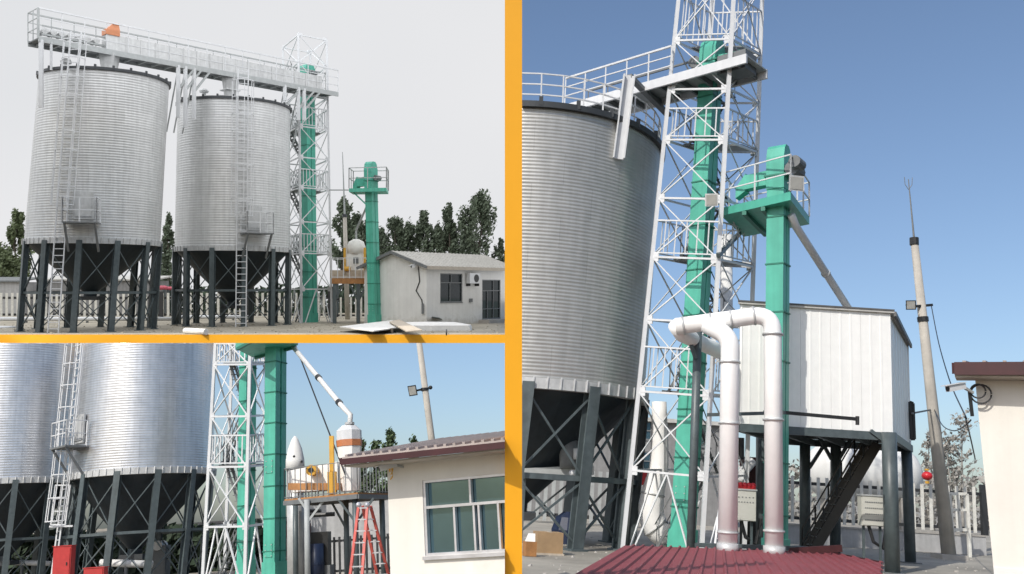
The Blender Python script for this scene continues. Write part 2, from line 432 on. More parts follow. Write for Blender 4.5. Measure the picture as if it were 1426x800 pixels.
        r = MB(); cs = [e - sd * 0.72 * s, e - sd * 0.72 * s + out * 0.92 * s, e + sd * 0.72 * s + out * 0.92 * s, e + sd * 0.72 * s]
        railing(r, cs, 1.15 * s, 0.75 * s, (0.5, 1), 0.05 * s); r.part('hatch_rail', 'white_paint', t)
    return t, pt, (zb, zt, rb, rt)

def tower(pl, label, feet, tops, ts, landings, post_w, brace_w, stair=True, bal=9, loc=None, deck_half=True):
    """A four-legged lattice stair tower; ts are the heights of its frames along the posts (0..1)."""
    t = thing(pl, 'lattice_tower', label, 'tower', sum(feet, V((0, 0, 0))) / 4)
    c = lambda i, f: lerp(feet[i % 4], tops[i % 4], f)
    for i in range(4):
        MB().bar(c(i, 0), c(i, 1), post_w).part('post', 'white_paint', t)
        MB().box(c(i, 0) + Z * 0.02, (post_w * 2, post_w * 2, 0.05)).part('base_plate', 'grey_paint', t)
    for k, f in enumerate(ts):
        if k == 0: continue
        mb = MB()
        for i in range(4):
            mb.bar(c(i, f), c(i + 1, f), brace_w * 1.3)
            for j, sg in ((i + 1, 1), (i - 1, 1)):
                u = (c(j, f) - c(i, f)).normalized(); o_ = u.cross(Z); mb.obox(c(i, f) + u * post_w * 1.0, u, o_, Z, post_w * 2.0, post_w * .35, post_w * 2.2)
        mb.part('frame', 'white_paint', t)
    for k in range(len(ts) - 1):
        for i in range(4):
            mb = MB(); a, b = ts[k], ts[k + 1]
            n = (c(i + 1, a) - c(i, a)).cross(Z).normalized() * brace_w * 0.6
            if k == 0:
                m = (c(i, b) + c(i + 1, b)) / 2
                mb.bar(m, lerp(c(i, a), c(i + 1, a), 0.12), brace_w); mb.bar(m, lerp(c(i, a), c(i + 1, a), 0.88), brace_w)
            else:
                mb.bar(c(i, a), c(i + 1, b), brace_w * .85); mb.bar(c(i + 1, a) + n, c(i, b) + n, brace_w * .7)
            mb.part('cross_brace', 'white_paint', t)
    for k in landings:
        f = ts[k]; up = min(1.0, f + (ts[min(k + 1, len(ts) - 1)] - f) * 0.62)
        fr = MB()
        for i in range(4):
            fr.bar(c(i, up), c(i + 1, up), brace_w * 1.0)
            p0 = lerp(f, up, 0.12)
            fr.bar(c(i, p0), c(i + 1, p0), brace_w * 0.8)
            for j in range(1, bal): fr.bar(lerp(c(i, p0), c(i + 1, p0), j / bal), lerp(c(i, up), c(i + 1, up), j / bal), brace_w * 0.75)
        fr.part('guard_rail', 'white_paint', t)
        d = MB(); q = [lerp(c(0, f), c(3, f), .5), lerp(c(1, f), c(2, f), .5), lerp(c(1, f), c(2, f), .96), lerp(c(0, f), c(3, f), .96)]
        d.hexa([p + Z * 0.03 for p in q], [p + Z * 0.09 for p in q]); d.part('landing', 'dim_grey_paint', t)
    if stair:
        for k in range(len(ts) - 2):
            a, b = ts[k], ts[k + 1]; s = MB(); w = 0.22
            x0, x1 = (0.1, 0.62) if k % 2 == 0 else (0.62, 0.1)
            def sp(u, v, f): return lerp(lerp(c(0, f), c(1, f), u), lerp(c(3, f), c(2, f), u), v)
            v0 = 0.48 if k % 2 == 0 else 0.73
            for v in (v0, v0 + w): s.bar(sp(x0, v, a), sp(x1, v, b), brace_w * 0.7, brace_w * 1.8)
            n = 9
            for i in range(1, n + 1):
                g = i / (n + 1); p, q = sp(lerp(x0, x1, g), v0, lerp(a, b, g)), sp(lerp(x0, x1, g), v0 + w, lerp(a, b, g))
                s.bar(p, q, brace_w * 4.2, brace_w * 0.6)
            for v in (v0, v0 + w):
                hgt = Z * 0.95; s.bar(sp(x0, v, a) + hgt, sp(x1, v, b) + hgt, brace_w * 0.6)
                for g in (0.05, 0.5, 0.95): s.bar(sp(lerp(x0, x1, g), v, lerp(a, b, g)), sp(lerp(x0, x1, g), v, lerp(a, b, g)) + hgt, brace_w * 0.5)
            s.part('stair_flight', 'dim_grey_paint', t)
    return t, c

def elevator(pl, label, group, foot, top, psi, w, d, gap, nfl, head=1.0, motor=True, spout_side=-1):
    """A bucket elevator: two square green trunks, bolted flanges, boot and head."""
    t = thing(pl, 'bucket_elevator', label, 'grain elevator', foot, group)
    e1 = V((math.cos(psi), -math.sin(psi), 0)); e2 = V((math.sin(psi), math.cos(psi), 0)); ax = (top - foot); L = ax.length; ez = ax / L
    offs = (-(d + gap) / 2, (d + gap) / 2)
    for o in offs:
        cc = foot + ez * (L / 2) + e2 * o
        k = MB().obox(cc, e1, e2, ez, w, d, L)
        tr = k.part('trunk', 'green_paint', t)
        for i in range(1, nfl + 1):
            MB().obox(foot + ez * (L * i / (nfl + 0.6)) + e2 * o, e1, e2, ez, w * 1.12, d * 1.16, 0.05).part('flange', 'green_seam', tr)
    for f in (0.12, 0.42):
        ad = MB().obox(foot + ez * (L * f) + e2 * (offs[0] - d / 2 - .012), e1, e2, ez, w * .62, .03, .55).part('access_door', 'green_paint', t)
        k = MB()
        for a_ in (-.26, .26):
            for b_ in (-.22, 0, .22): k.obox(foot + ez * (L * f + b_) + e1 * a_ * w + e2 * (offs[0] - d / 2 - .03), e1, e2, ez, .035, .03, .035)
        k.part('bolt', 'zinc', ad)
    # narrow ladder of stiffeners in the gap
    if gap > 0.03:
        s = MB().obox(foot + ez * (L / 2), e1, e2, ez, w * 0.5, gap * .96, L * .98)
        n = int(L / 0.55)
        for i in range(n): s.obox(foot + ez * (L * (i + 0.5) / n), e1, e2, ez, w * 0.8, gap + 0.01, 0.16)
        s.part('rib', 'green_paint', t)
    D = 2 * d + gap
    MB().obox(foot + ez * 0.45, e1, e2, ez, w * 1.2, D * 1.08, 0.9).part('boot', 'green_paint', t)
    if head:
        hh = head; hd = MB()
        prof = [(-D * 0.56, 0), (D * 0.56, 0), (D * 0.56, hh * 0.72), (D * 0.42, hh * 0.92), (D * 0.2, hh), (-D * 0.2, hh), (-D * 0.42, hh * 0.92), (-D * 0.56, hh * 0.72)]
        hd.hexa([top + e2 * a + ez * b - e1 * w * 0.53 for a, b in prof], [top + e2 * a + ez * b + e1 * w * 0.53 for a, b in prof])
        hp = hd.part('head', 'green_paint', t)
        MB().obox(top + ez * hh * 0.3, e1, e2, ez, w * 1.3, D * 1.2, 0.06).part('head_flange', 'green_seam', hp)
        sp = MB(); a = top + e1 * spout_side * w * 0.6 + ez * hh * 0.3
        q = lambda p, s: [p - e2 * D * 0.3 - ez * s, p + e2 * D * 0.3 - ez * s, p + e2 * D * 0.3 + ez * s, p - e2 * D * 0.3 + ez * s]
        sp.hexa(q(a, hh * 0.16), q(a + e1 * spout_side * w * 1.3 - ez * 0.05, hh * 0.16)); sp.hexa(q(a + e1 * spout_side * w * 1.3 - ez * 0.05, hh * 0.2), q(a + e1 * spout_side * w * 1.9 - ez * hh * 0.25, hh * 0.12))
        sp.part('discharge_spout', 'green_paint', t)
        if motor:
            m = top + e1 * (-spout_side) * w * 0.95 + ez * hh * 0.4
            MB().tube(m - e2 * 0.3, m + e2 * 0.35, 0.24, None, 12).part('motor', 'dim_grey_paint', t)
    return t, (e1, e2, ez)

def leafy(pl, name, label, cat, base, h, crown, n, leaf, m, group, trunk_r, seed, bare=False, upright=False):
    """A tree: tapered trunk, limbs, and a crown of leaf-sized faces set in clumps; crown(f) is the half width at height share f."""
    rnd = random.Random(seed); t = thing(pl, name, label, cat, base, group)
    tr = MB(); tops = []
    n_seg = 7; pts = [base + V((rnd.uniform(-.03, .03) * h * i / n_seg, rnd.uniform(-.03, .03) * h * i / n_seg, h * 0.93 * i / n_seg)) for i in range(n_seg + 1)]
    tr.path(pts, [trunk_r * (1 - 0.9 * i / n_seg) for i in range(n_seg + 1)], 7)
    cl = []
    nb = 46 if bare else 34
    for i in range(nb):
        f = 0.16 + 0.8 * (i + rnd.random()) / nb
        p = base + V((0, 0, h * f)); a = rnd.uniform(0, 2 * math.pi); r = crown(f) * rnd.uniform(0.45, 1.05)
        q = p + V((math.cos(a) * r, math.sin(a) * r, r * (rnd.uniform(1.1, 2.4) if upright else rnd.uniform(0.5, 1.1))))
        if q.z > base.z + h: q.z = base.z + h * rnd.uniform(.95, 1.0)
        tr.path([p, lerp(p, q, 0.5) + Z * -0.04 * r, q], [trunk_r * 0.28 * (1.05 - f), trunk_r * 0.16 * (1.05 - f), trunk_r * 0.05], 5)
        cl.append((q, max(0.12 * h * 0.35, r * 0.55))); cl.append((lerp(p, q, 0.6), max(0.03 * h, r * 0.36)))
        if bare:
            for _ in range(3):
                q2 = q + V((rnd.uniform(-1, 1), rnd.uniform(-1, 1), rnd.uniform(0.2, 1.2))) * r * 0.45
                tr.path([lerp(p, q, rnd.uniform(.4, .9)), q2], [trunk_r * 0.07, trunk_r * 0.03], 4)
    tr.part('trunk', 'bark' if not bare else 'twig_haze', t, True)
    lf = MB()
    for i in range(n):
        c, r = cl[rnd.randrange(len(cl))]
        d = V((rnd.gauss(0, 1), rnd.gauss(0, 1), rnd.gauss(0, 1))); d = d.normalized() * r * (rnd.random() ** 0.75)
        if upright: d = V((d.x * .62, d.y * .62, d.z * 1.6 + .2 * r))
        p = c + d; s = leaf * rnd.uniform(0.6, 1.4)
        u = V((rnd.gauss(0, 1), rnd.gauss(0, 1), rnd.gauss(0, 1))).normalized(); v = u.orthogonal().normalized(); w = u.cross(v)
        lf.poly([p - v * s, p + w * s * 0.55, p + v * s, p - w * s * 0.5])
    lf.part('crown', m, t)
    return t

def fence(pl, label, cat, p, q, h, step, pw, m, rails=(0.2, 0.85), post_step=3.0, rm=None, kind=None, pointed=False):
    t = thing(pl, 'fence', label, cat, p)
    d = (q - p); L = d.length; e = d / L; nrm = V((-e.y, e.x, 0))
    pk = MB(); n = int(L / step)
    for i in range(n):
        a = p + e * (i + 0.5) * step
        pk.obox(a + Z * (h * 0.52), e, nrm, Z, pw, pw * 0.35, h * 0.96)
        if pointed: pk.hexa([a + e * x * pw / 2 + nrm * y * pw * .17 + Z * h for x, y in ((-1, -1), (1, -1), (1, 1), (-1, 1))], [a + nrm * y * 0.01 + e * x * 0.01 + Z * (h + pw) for x, y in ((-1, -1), (1, -1), (1, 1), (-1, 1))])
    pk.part('picket_panel', m, t)
    for f in rails: MB().obox((p + q) / 2 + Z * h * f + nrm * pw * 0.5, e, nrm, Z, L, pw * 0.4, pw * 1.0).part('rail', rm or m, t)
    k = max(1, int(L / post_step))
    for i in range(k + 1): MB().obox(lerp(p, q, i / k) + Z * h * 0.53, e, nrm, Z, pw * 1.7, pw * 1.7, h * 1.06).part('post', rm or m, t)
    return t

def floodlight(pl, label, p, s, aim, m='black_paint', arm=None):
    t = thing(pl, 'floodlight', label, 'floodlight', p, 'floodlights')
    aim = V(aim).normalized(); x = aim.cross(Z).normalized(); y = x.cross(aim)
    b = MB().hexa([p - aim * 0.12 * s + (x * i + y * j) * 0.3 * s for i, j in ((-1, -1), (1, -1), (1, 1), (-1, 1))], [p + aim * 0.12 * s + (x * i + y * j) * 0.5 * s for i, j in ((-1, -1), (1, -1), (1, 1), (-1, 1))])
    b.part('housing', m, t)
    MB().obox(p + aim * 0.125 * s, x, y, aim, 0.8 * s, 0.8 * s, 0.03).part('lens', 'lens_glass', t)
    a = MB().bar(p - x * .55 * s, p + x * .55 * s, .06 * s)
    if arm is not None: a.bar(p - aim * 0.1 * s, arm, 0.09 * s)
    a.part('bracket', m, t)
    return t

def cctv(pl, label, p, s, d):
    t = thing(pl, 'security_camera', label, 'camera', p, 'security cameras'); d = V(d).normalized(); x = d.cross(Z).normalized(); y = x.cross(d)
    MB().obox(p, x, y, d, 0.16 * s, 0.14 * s, 0.5 * s).part('housing', 'white_paint', t)
    MB().obox(p + y * .09 * s + d * 0.05 * s, x, y, d, 0.22 * s, 0.02 * s, 0.6 * s).part('sunshade', 'white_paint', t)
    MB().tube(p + d * 0.25 * s, p + d * 0.27 * s, 0.06 * s).part('lens', 'black_paint', t)
    MB().bar(p - d * .2 * s, p - d * .5 * s - y * .2 * s, 0.06 * s).part('bracket', 'grey_paint', t)
    return t
# ================================================================== helpers for facades
def rect(pl, x0, y0, x1, y1, c0, e, n):
    a, b = pl.hit(x0, y1, c0, n), pl.hit(x1, y0, c0, n)
    return (a - c0).dot(e), (b - c0).dot(e), a.z, b.z
def fbox(mb, c0, e, n, u0, u1, z0, z1, t0, t1):
    P = lambda u, z, d: V((c0.x, c0.y, 0)) + e * u + Z * z + n * d
    return mb.hexa([P(u0, z0, t1), P(u1, z0, t1), P(u1, z0, t0), P(u0, z0, t0)], [P(u0, z1, t1), P(u1, z1, t1), P(u1, z1, t0), P(u0, z1, t0)])
def wall(mb, c0, e, n, U0, U1, Z0, Z1, holes, th=0.24):
    us = sorted({U0, U1, *[h[0] for h in holes], *[h[1] for h in holes]})
    for a, b in zip(us, us[1:]):
        m = (a + b) / 2; hs = sorted([(h[2], h[3]) for h in holes if h[0] < m < h[1]]); z = Z0
        for lo, hi in hs:
            if lo > z + 1e-3: fbox(mb, c0, e, n, a, b, z, lo, -th, 0)
            z = hi
        if z < Z1 - 1e-3: fbox(mb, c0, e, n, a, b, z, Z1, -th, 0)
    return mb
def window(par, c0, e, n, r, fw, cols, rows, fm, gm='glass_dark', name='window', label=None):
    u0, u1, z0, z1 = r; f = MB()
    fbox(f, c0, e, n, u0, u1, z1 - fw, z1, -.12, -.02); fbox(f, c0, e, n, u0, u1, z0, z0 + fw, -.12, -.02)
    fbox(f, c0, e, n, u0, u0 + fw, z0 + fw, z1 - fw, -.12, -.02); fbox(f, c0, e, n, u1 - fw, u1, z0 + fw, z1 - fw, -.12, -.02)
    for v in rows: fbox(f, c0, e, n, u0 + fw, u1 - fw, z0 + (z1 - z0) * v - fw * .5, z0 + (z1 - z0) * v + fw * .5, -.115, -.025)
    for v, a, b in cols: fbox(f, c0, e, n, u0 + (u1 - u0) * v - fw * .4, u0 + (u1 - u0) * v + fw * .4, z0 + (z1 - z0) * a, z0 + (z1 - z0) * b, -.11, -.03)
    o = f.part(name, fm, par, label=label)
    g = MB(); fbox(g, c0, e, n, u0 + .01, u1 - .01, z0 + .01, z1 - .01, -.16, -.13); g.part('pane', gm, o)
    s = MB(); fbox(s, c0, e, n, u0 - .02, u1 + .02, z0 - .06, z0 - 0.002, -.1, .06)
    s.part('sill', fm, o)
    return o

# ================================================================== yard under the overcast sky (upper left of the collage)
pl = TL
Y0 = 67.0
MB().poly([pl.col(-700, Y0), pl.col(714, Y0), pl.col(714, 151), pl.col(-700, 151)]).solo(pl, 'ground', 'pale trodden concrete and earth yard of the overcast scene', 'ground', 'yard_earth', pl.col(300, Y0), kind='structure')
mb = MB(); z1 = H_T - 78 * Y0 / F
mb.hexa([V((-95, Y0 - .05, z1)), V((pl.col(703, Y0).x, Y0 - .05, z1)), V((pl.col(703, Y0).x, Y0 + .5, z1)), V((-95, Y0 + .5, z1))],
        [V((-95, Y0 - .05, -.004)), V((pl.col(703, Y0).x, Y0 - .05, -.004)), V((pl.col(703, Y0).x, Y0 + .5, -.004)), V((-95, Y0 + .5, -.004))])
mb.solo(pl, 'retaining_edge', 'long horizontal orange band along the front of the overcast yard', 'wall', 'orange_paint', V((pl.col(350, Y0).x, Y0, z1)))
mb = MB(); Yp = 15.0; xa, xb = pl.col(703, Yp).x, pl.col(727, Yp).x
zb_, zt_ = pl.at(715, 930, Yp).z, pl.at(715, -40, Yp).z
mb.hexa([V((xa, Yp, zb_)), V((xb, Yp, zb_)), V((xb, Yp + .25, zb_)), V((xa, Yp + .25, zb_))], [V((xa, Yp, zt_)), V((xb, Yp, zt_)), V((xb, Yp + .25, zt_)), V((xa, Yp + .25, zt_))])
mb.solo(pl, 'divider_wall', 'tall upright orange dividing wall between the yards, reaching from bottom to top', 'wall', 'orange_paint', V((xa, Yp, zb_)))
# overcast: seen far side, with an unseen glowing ceiling and sides added
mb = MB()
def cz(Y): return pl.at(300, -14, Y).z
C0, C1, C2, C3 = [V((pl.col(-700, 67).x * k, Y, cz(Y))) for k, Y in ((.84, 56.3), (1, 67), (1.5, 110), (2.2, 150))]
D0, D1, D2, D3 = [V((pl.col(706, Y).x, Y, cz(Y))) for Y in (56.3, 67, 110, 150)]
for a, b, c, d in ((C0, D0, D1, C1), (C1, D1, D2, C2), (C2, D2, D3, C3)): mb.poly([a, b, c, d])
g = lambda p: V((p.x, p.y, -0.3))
mb.solo(pl, 'light_ceiling', 'unseen bright ceiling added high over the overcast yard to light it and block the sun', 'light_ceiling', 'ceiling_glow', V((0, 100, 10)), kind='structure')  # unseen ceiling added to light the yard and keep the sun off
mb = MB(); mb.poly([C3, D3, g(D3) + V((0.6, 0, 0)), g(C3)]); mb.poly([g(D1) + Z * 3.9, D1, D2, D3, g(D3), g(D2) + Z * 1]); mb.poly([g(C1), C1, C2, g(C2)]); mb.poly([g(C2), C2, C3, g(C3)])  # far side is seen; the side sheets are added for light and sun block
mb.solo(pl, 'sky', 'flat grey white overcast sky over the two silos, with unseen glowing sides added', 'sky', 'overcast', V((0, 100, 0)), kind='structure')

s1, pt1, d1 = silo(pl, 'larger light grey corrugated silo on dark legs, nearest the front of the overcast yard', 74.6, (131, 336, 86.5), (147, 113, 83), 13, 'grain silos in the overcast yard',
                   'galvanised', 0.2, ladder=(-2, 0.8, 9.5, 2.6), hatch=(14, 0.19, 1.6, 1), z_girt=0.42, hop=0.42, leg_w=0.42)
s2, pt2, d2 = silo(pl, 'smaller light grey corrugated silo beside the green elevator tower in the overcast yard', 84.75, (325, 346, 77), (327, 150, 75), -3, 'grain silos in the overcast yard',
                   'galvanised', 0.22, ladder=(24, 0.85, 9.5, 2.4), hatch=(36, 0.19, 1.6, 1), z_girt=0.45, hop=0.3, leg_w=0.42)

# conveyor bridge over both silos
zd = 21.9
pa, pb = pl.col(46, 70, zd), pl.col(462, 90, zd); e = (pb - pa).normalized(); n = V((e.y, -e.x, 0))
def bf(x):
    lo, hi = -0.2, 1.2
    for _ in range(40):
        m = (lo + hi) / 2; p = lerp(pa, pb, m); c = pl.R @ (p - pl.eye)
        if CX - F * c.x / c.z < x: lo = m
        else: hi = m
    return lo
def bp(x, off=0.0, z=0.0): return lerp(pa, pb, bf(x)) + n * off + Z * z
br = thing(pl, 'conveyor_bridge', 'long pale walkway bridge with railings running over both silo roofs', 'walkway', pa)
L = (pb - pa).length
MB().obox((pa + pb) / 2, e, n, Z, L, 2.0, 0.08).part('deck', 'dim_grey_paint', br)
for s in (-1, 1): MB().obox((pa + pb) / 2 + n * s * 1.02 - Z * 0.06, e, n, Z, L, 0.1, 0.42).part('side_beam', 'grey_paint', br)
cbm = MB()
for i in range(24): cbm.obox(lerp(pa, pb, (i + .5) / 24) - Z * .12, n, e, Z, 1.96, .1, .16)
cbm.part('cross_beam', 'grey_paint', br)
for s in (-1, 1):
    r = MB(); railing(r, [pa + n * s * 1.0, pb + n * s * 1.0], 2.25, 1.75, (0.35, 0.68), 0.055); r.bar(pa + n * s + Z * 2.25, pb + n * s + Z * 2.25, 0.11); r.part('guard_rail', 'white_paint' if s == 1 else 'grey_paint', br)
r = MB(); railing(r, [pa + n, pa - n], 2.25, 1.0, (0.35, 0.68, 1), 0.06); r.bar(pa + n, pa + n + Z * 2.25, 0.14); r.part('guard_rail', 'grey_paint', br)
for x, y in ((50, 150), (64, 98), (240, 164), (250, 178), (262, 166), (388, 140), (407, 168), (415, 168)):
    p = bp(x, 1.0, -0.1); q = V((p.x, p.y, pl.at(x, y, p.y).z)); m = MB()
    w = 0.3 if x != 64 else 0.16
    m.bar(p, q, w, w * 0.6); m.part('support_post', 'white_paint', br)
    if 200 < x < 420:
        MB().bar(bp(x + 22, 1.0, -0.15), p - Z * 2.0, 0.16).part('knee_brace', 'grey_paint', br)
        MB().bar(p - Z * 0.2, bp(x, -1.0, -5.4), 0.09).part('knee_brace', 'grey_paint', br)
ch = thing(pl, 'drag_conveyor', 'pale grey green boxed conveyor trough lying on the bridge above the silos', 'conveyor', bp(300, 0, 0.05))
ta, tb = bp(158, 0.62, 0.72), bp(440, 0.62, 0.72)
MB().obox((ta + tb) / 2, e, n, Z, (tb - ta).length, 0.75, 1.25).part('trough', 'zinc', ch)
mb = MB()
for i in range(16): mb.obox(lerp(ta, tb, (i + .5) / 16), e, n, Z, 0.1, 0.83, 1.31)
mb.part('flange', 'zinc', ch)
MB().obox(bp(150, .55, .7), e, n, Z, 1.05, .9, 1.3).part('drive_box', 'zinc', ch)
mb = MB().obox(bp(149, .7, 1.5), e, n, Z, 1.1, .8, .4); q = bp(150, .7, 1.7)
mb.hexa([q + e * a + n * b for a, b in ((-.55, -.4), (.5, -.4), (.5, .4), (-.55, .4))], [q + e * a + n * b + Z * .65 for a, b in ((.15, -.25), (.45, -.25), (.45, .25), (.15, .25))])
mb.part('motor', 'motor_orange', ch)
for i in range(7):
    x = 58 + i * 12
    MB().tube(bp(x, -.3, .75), bp(x, .65, .75), 0.24, None, 10).part('roller', 'zinc', ch)
mb = MB(); mb.bar(bp(54, .6, .45), bp(143, .6, .45), .14).bar(bp(54, .6, 1.1), bp(143, .6, 1.1), .1); mb.part('roller_rail', 'grey_paint', ch)
# outlets from conveyor to silo roofs
for x, si, lab in ((150, pt1, 'short pale chute dropping from the bridge onto the larger silo roof'), (318, pt2, 'short pale chute dropping from the bridge onto the smaller silo roof')):
    p = bp(x, .3, -.1); t = thing(pl, 'inlet_chute', lab, 'chute', p, 'roof chutes')
    MB().hexa([p + V((a * .35, b * .35, -2.2)) for a, b in ((-1, -1), (1, -1), (1, 1), (-1, 1))], [p + V((a * .6, b * .6, 0)) for a, b in ((-1, -1), (1, -1), (1, 1), (-1, 1))]).part('chute_body', 'zinc', t)
    MB().obox(p - Z * 1.2, e, n, Z, 1.3, 1.3, .08).part('flange', 'zinc', t)
# roof vents
for x, y, Yv, lab in ((92, 86, 72, 'small mushroom vent on the larger silo roof'), (284, 127, 83, 'small mushroom vent on the smaller silo roof')):
    p = pl.at(x, y, Yv); t = thing(pl, 'roof_vent', lab, 'vent', p - Z * .8, 'roof vents')
    MB().tube(p - Z * 1.3, p - Z * .1, .18).part('neck', 'zinc', t)
    MB().rings([[p + V((r * math.cos(a * .5236), r * math.sin(a * .5236), z)) for a in range(12)] for r, z in ((.38, -.15), (.42, 0), (.3, .18), (.05, .26))], True, True, True).part('cap', 'zinc', t)

# lattice tower and tall elevator
YN, YR, YL = 88.0, 90.0, 92.7
N0, R0, L0 = pl.col(420, YN), pl.col(462, YR), pl.col(402, YL)
zt = 27.2
N1, R1, L1 = pl.col(415.5, YN, zt), pl.col(455, YR, zt), pl.col(394, YL, zt)
feet = [N0, R0, R0 + L0 - N0, L0]; tops = [N1, R1, R1 + L1 - N1, L1]
ys = [452, 403, 354, 311, 264.5, 223, 181, 137, 94, 55]
ts = [0.0] + [min(1, (H_T + (400 - y) * YR / F) / zt) for y in ys[1:]]; ts[-1] = 1.0
tower(pl, 'slim white lattice stair tower rising past the bridge end in the overcast yard', feet, tops, ts, (2, 4, 6), 0.18, 0.085)
ft = (feet[0] + feet[1] + feet[2] + feet[3]) / 4
f1 = pl.col(432, 90.2); tp = pl.at(428, 112, 90.2)
elevator(pl, 'tall green bucket elevator inside the lattice tower of the overcast yard', 'green bucket elevators', f1, tp, math.radians(35), .85, .5, .08, 9, head=1.5)

# small elevator with platform
f2 = pl.col(522, 85.0); tp2 = pl.at(517, 264, 85.0)
_, (e1, e2, ez) = elevator(pl, 'shorter green bucket elevator beside the small white house in the overcast yard', 'green bucket elevators', f2, tp2, math.radians(28), .75, .42, .08, 6, head=2.5)
pz = tp2.z; pfm = thing(pl, 'service_platform', 'green railed platform round the head of the shorter overcast elevator', 'platform', tp2, 'elevator head platforms')
q = [pl.col(486, 84.2, pz), pl.col(538, 83.6, pz), pl.col(541, 86.2, pz), pl.col(492, 86.6, pz)]
MB().hexa([p - Z * .32 for p in q], q).part('deck', 'green_paint', pfm)
r = MB(); railing(r, q + q[:1], 1.85, 1.5, (0.5, 1.0), 0.07); r.part('guard_rail', 'grey_paint', pfm)
MB().bar(pl.col(492, 84.6, pz - .3), pl.at(513, 288, 84.8), .12).part('knee_brace', 'green_paint', pfm)
t = thing(pl, 'tie_bar', 'thin grey bar bracing the lattice tower to the elevator platform', 'brace', pl.at(462, 265, 88))
MB().bar(pl.at(459, 265, 89), pl.at(490, 265, 85), .1).part('bar', 'grey_paint', t)
# mast
t = thing(pl, 'utility_pole', 'tall thin grey pole with a bare rod behind the shorter overcast elevator', 'pole', pl.col(484, 98), 'utility poles')
a = pl.col(484, 98); b = pl.at(480, 300, 98); c = pl.at(477, 212, 98)
MB().tube(a, b, .26, .2, 10).part('shaft', 'pole_concrete', t, True); MB().tube(b, c, .11, .04, 6).part('rod', 'grey_paint', t)
MB().tube(b - Z * .2, b + Z * .1, .26).part('collar', 'zinc_dark', t)

# cleaner on its steel stand
st = thing(pl, 'steel_stand', 'dark steel stand with a railed deck between the tower and the shorter elevator', 'platform', pl.col(498, 88), 'steel equipment stands')
zp = pl.at(500, 388, 88).z
q = [pl.col(462, 87.2, zp), pl.col(536, 87.2, zp), pl.col(536, 91, zp), pl.col(462, 91, zp)]
MB().hexa([p - Z * .5 for p in q], q).part('deck', 'rust_deck', st)
for x, Y in ((466, 87.4), (499, 87.4), (533, 87.4), (466, 90.6), (499, 90.6), (533, 90.6)): MB().bar(pl.col(x, Y), pl.col(x, Y, zp - .4), .32).part('leg', 'steel_slate', st)
for x, x2 in ((466, 478), (499, 487), (499, 511)): MB().bar(pl.col(x, 87.4, zp - 2.2), pl.col(x2, 87.4, zp - .5), .16).part('knee_brace', 'steel_slate', st)
r = MB(); railing(r, q[:2], 1.9, .55, (0.06, 1.0), 0.07); r.part('guard_rail', 'white_paint', st); r = MB(); railing(r, q[2:], 1.9, .55, (0.06, 1.0), 0.07); r.part('guard_rail', 'white_paint', st)
cl = thing(pl, 'grain_cleaner', 'cream domed grain cleaner with yellow uprights standing on the overcast steel stand', 'machine', pl.col(496, 89, zp), 'grain cleaners')
c = pl.col(496, 89, zp)
def ringat(c, r, z, n=14): return [c + V((r * math.cos(2 * math.pi * i / n), r * math.sin(2 * math.pi * i / n), z)) for i in range(n)]
MB().rings([ringat(c, r, z) for r, z in ((.85, 2.3), (.9, 3.0), (.72, 3.5), (.25, 3.75))], True, True, True).part('dome', 'tarp_white', cl, True)
MB().obox(c + Z * 1.5, V((1, 0, 0)), V((0, 1, 0)), Z, 1.5, 1.5, 1.6).part('body', 'tarp_white', cl)
MB().obox(c + Z * .4 - V((.5, 0, 0)), V((1, 0, 0)), V((0, 1, 0)), Z, 3.6, 1.8, .75).part('bed', 'plywood', cl)
for s in (-1, 1): MB().bar(c + V((s * .95, -.8, .3)), c + V((s * .95, -.8, 2.9)), .2).part('upright', 'yellow_paint', cl)
MB().path([c + Z * 3.7, c + Z * 4.6, pl.at(512, 285, 86.5)], .1).part('inlet_pipe', 'grey_paint', cl)
MB().obox(c + V((.1, -.78, 1.7)), V((1, 0, 0)), V((0, 1, 0)), Z, .5, .06, .6).part('inspection_door', 'dim_grey_paint', cl); MB().tube(c + V((-.9, -.95, .9)), c + V((-.4, -.95, .9)), .22, None, 12).part('motor', 'yellow_paint', cl)

# house
c0 = pl.col(594, 82); c1 = pl.col(714, 92.5); e = (c1 - c0).normalized(); n = V((e.y, -e.x, 0)); W_ = (c1 - c0).length
he = pl.at(594, 371, 82).z
b = -n; Dp = 7.6
hs = thing(pl, 'small_house', 'low white rendered house with pale sheet roof and dark window in the overcast yard', 'house', c0, 'white yard houses')
wr = rect(pl, 613, 381.5, 644, 421.5, c0, e, n); dr = rect(pl, 671.5, 390, 697, 442, c0, e, n); dr = (dr[0], dr[1], 0.35, dr[3])
wall(MB(), c0, e, n, 0, W_, 0, he, [wr, dr]).part('front_wall', 'plaster_grey', hs)
MB().hexa([c0 - n * .24, c0 + e * .24 - n * .24, c0 + e * .24 + b * Dp, c0 + b * Dp], [p + Z * he for p in (c0 - n * .24, c0 + e * .24 - n * .24, c0 + e * .24 + b * Dp, c0 + b * Dp)]).part('side_wall', 'plaster_grey', hs)
MB().hexa([c0 + b * Dp + e * .24, c0 + b * Dp + e * W_, c0 + b * (Dp - .24) + e * W_, c0 + b * (Dp - .24) + e * .24], [p + Z * he for p in (c0 + b * Dp + e * .24, c0 + b * Dp + e * W_, c0 + b * (Dp - .24) + e * W_, c0 + b * (Dp - .24) + e * .24)]).part('back_wall', 'plaster_grey', hs)
rg = 1.25
tri = [c0 + Z * he, c0 + b * Dp + Z * he, c0 + b * Dp * .5 + Z * (he + rg)]
MB().hexa(tri, [p + e * .2 for p in tri]).part('gable', 'plaster_grey', hs)
rf = MB(); ov = .5
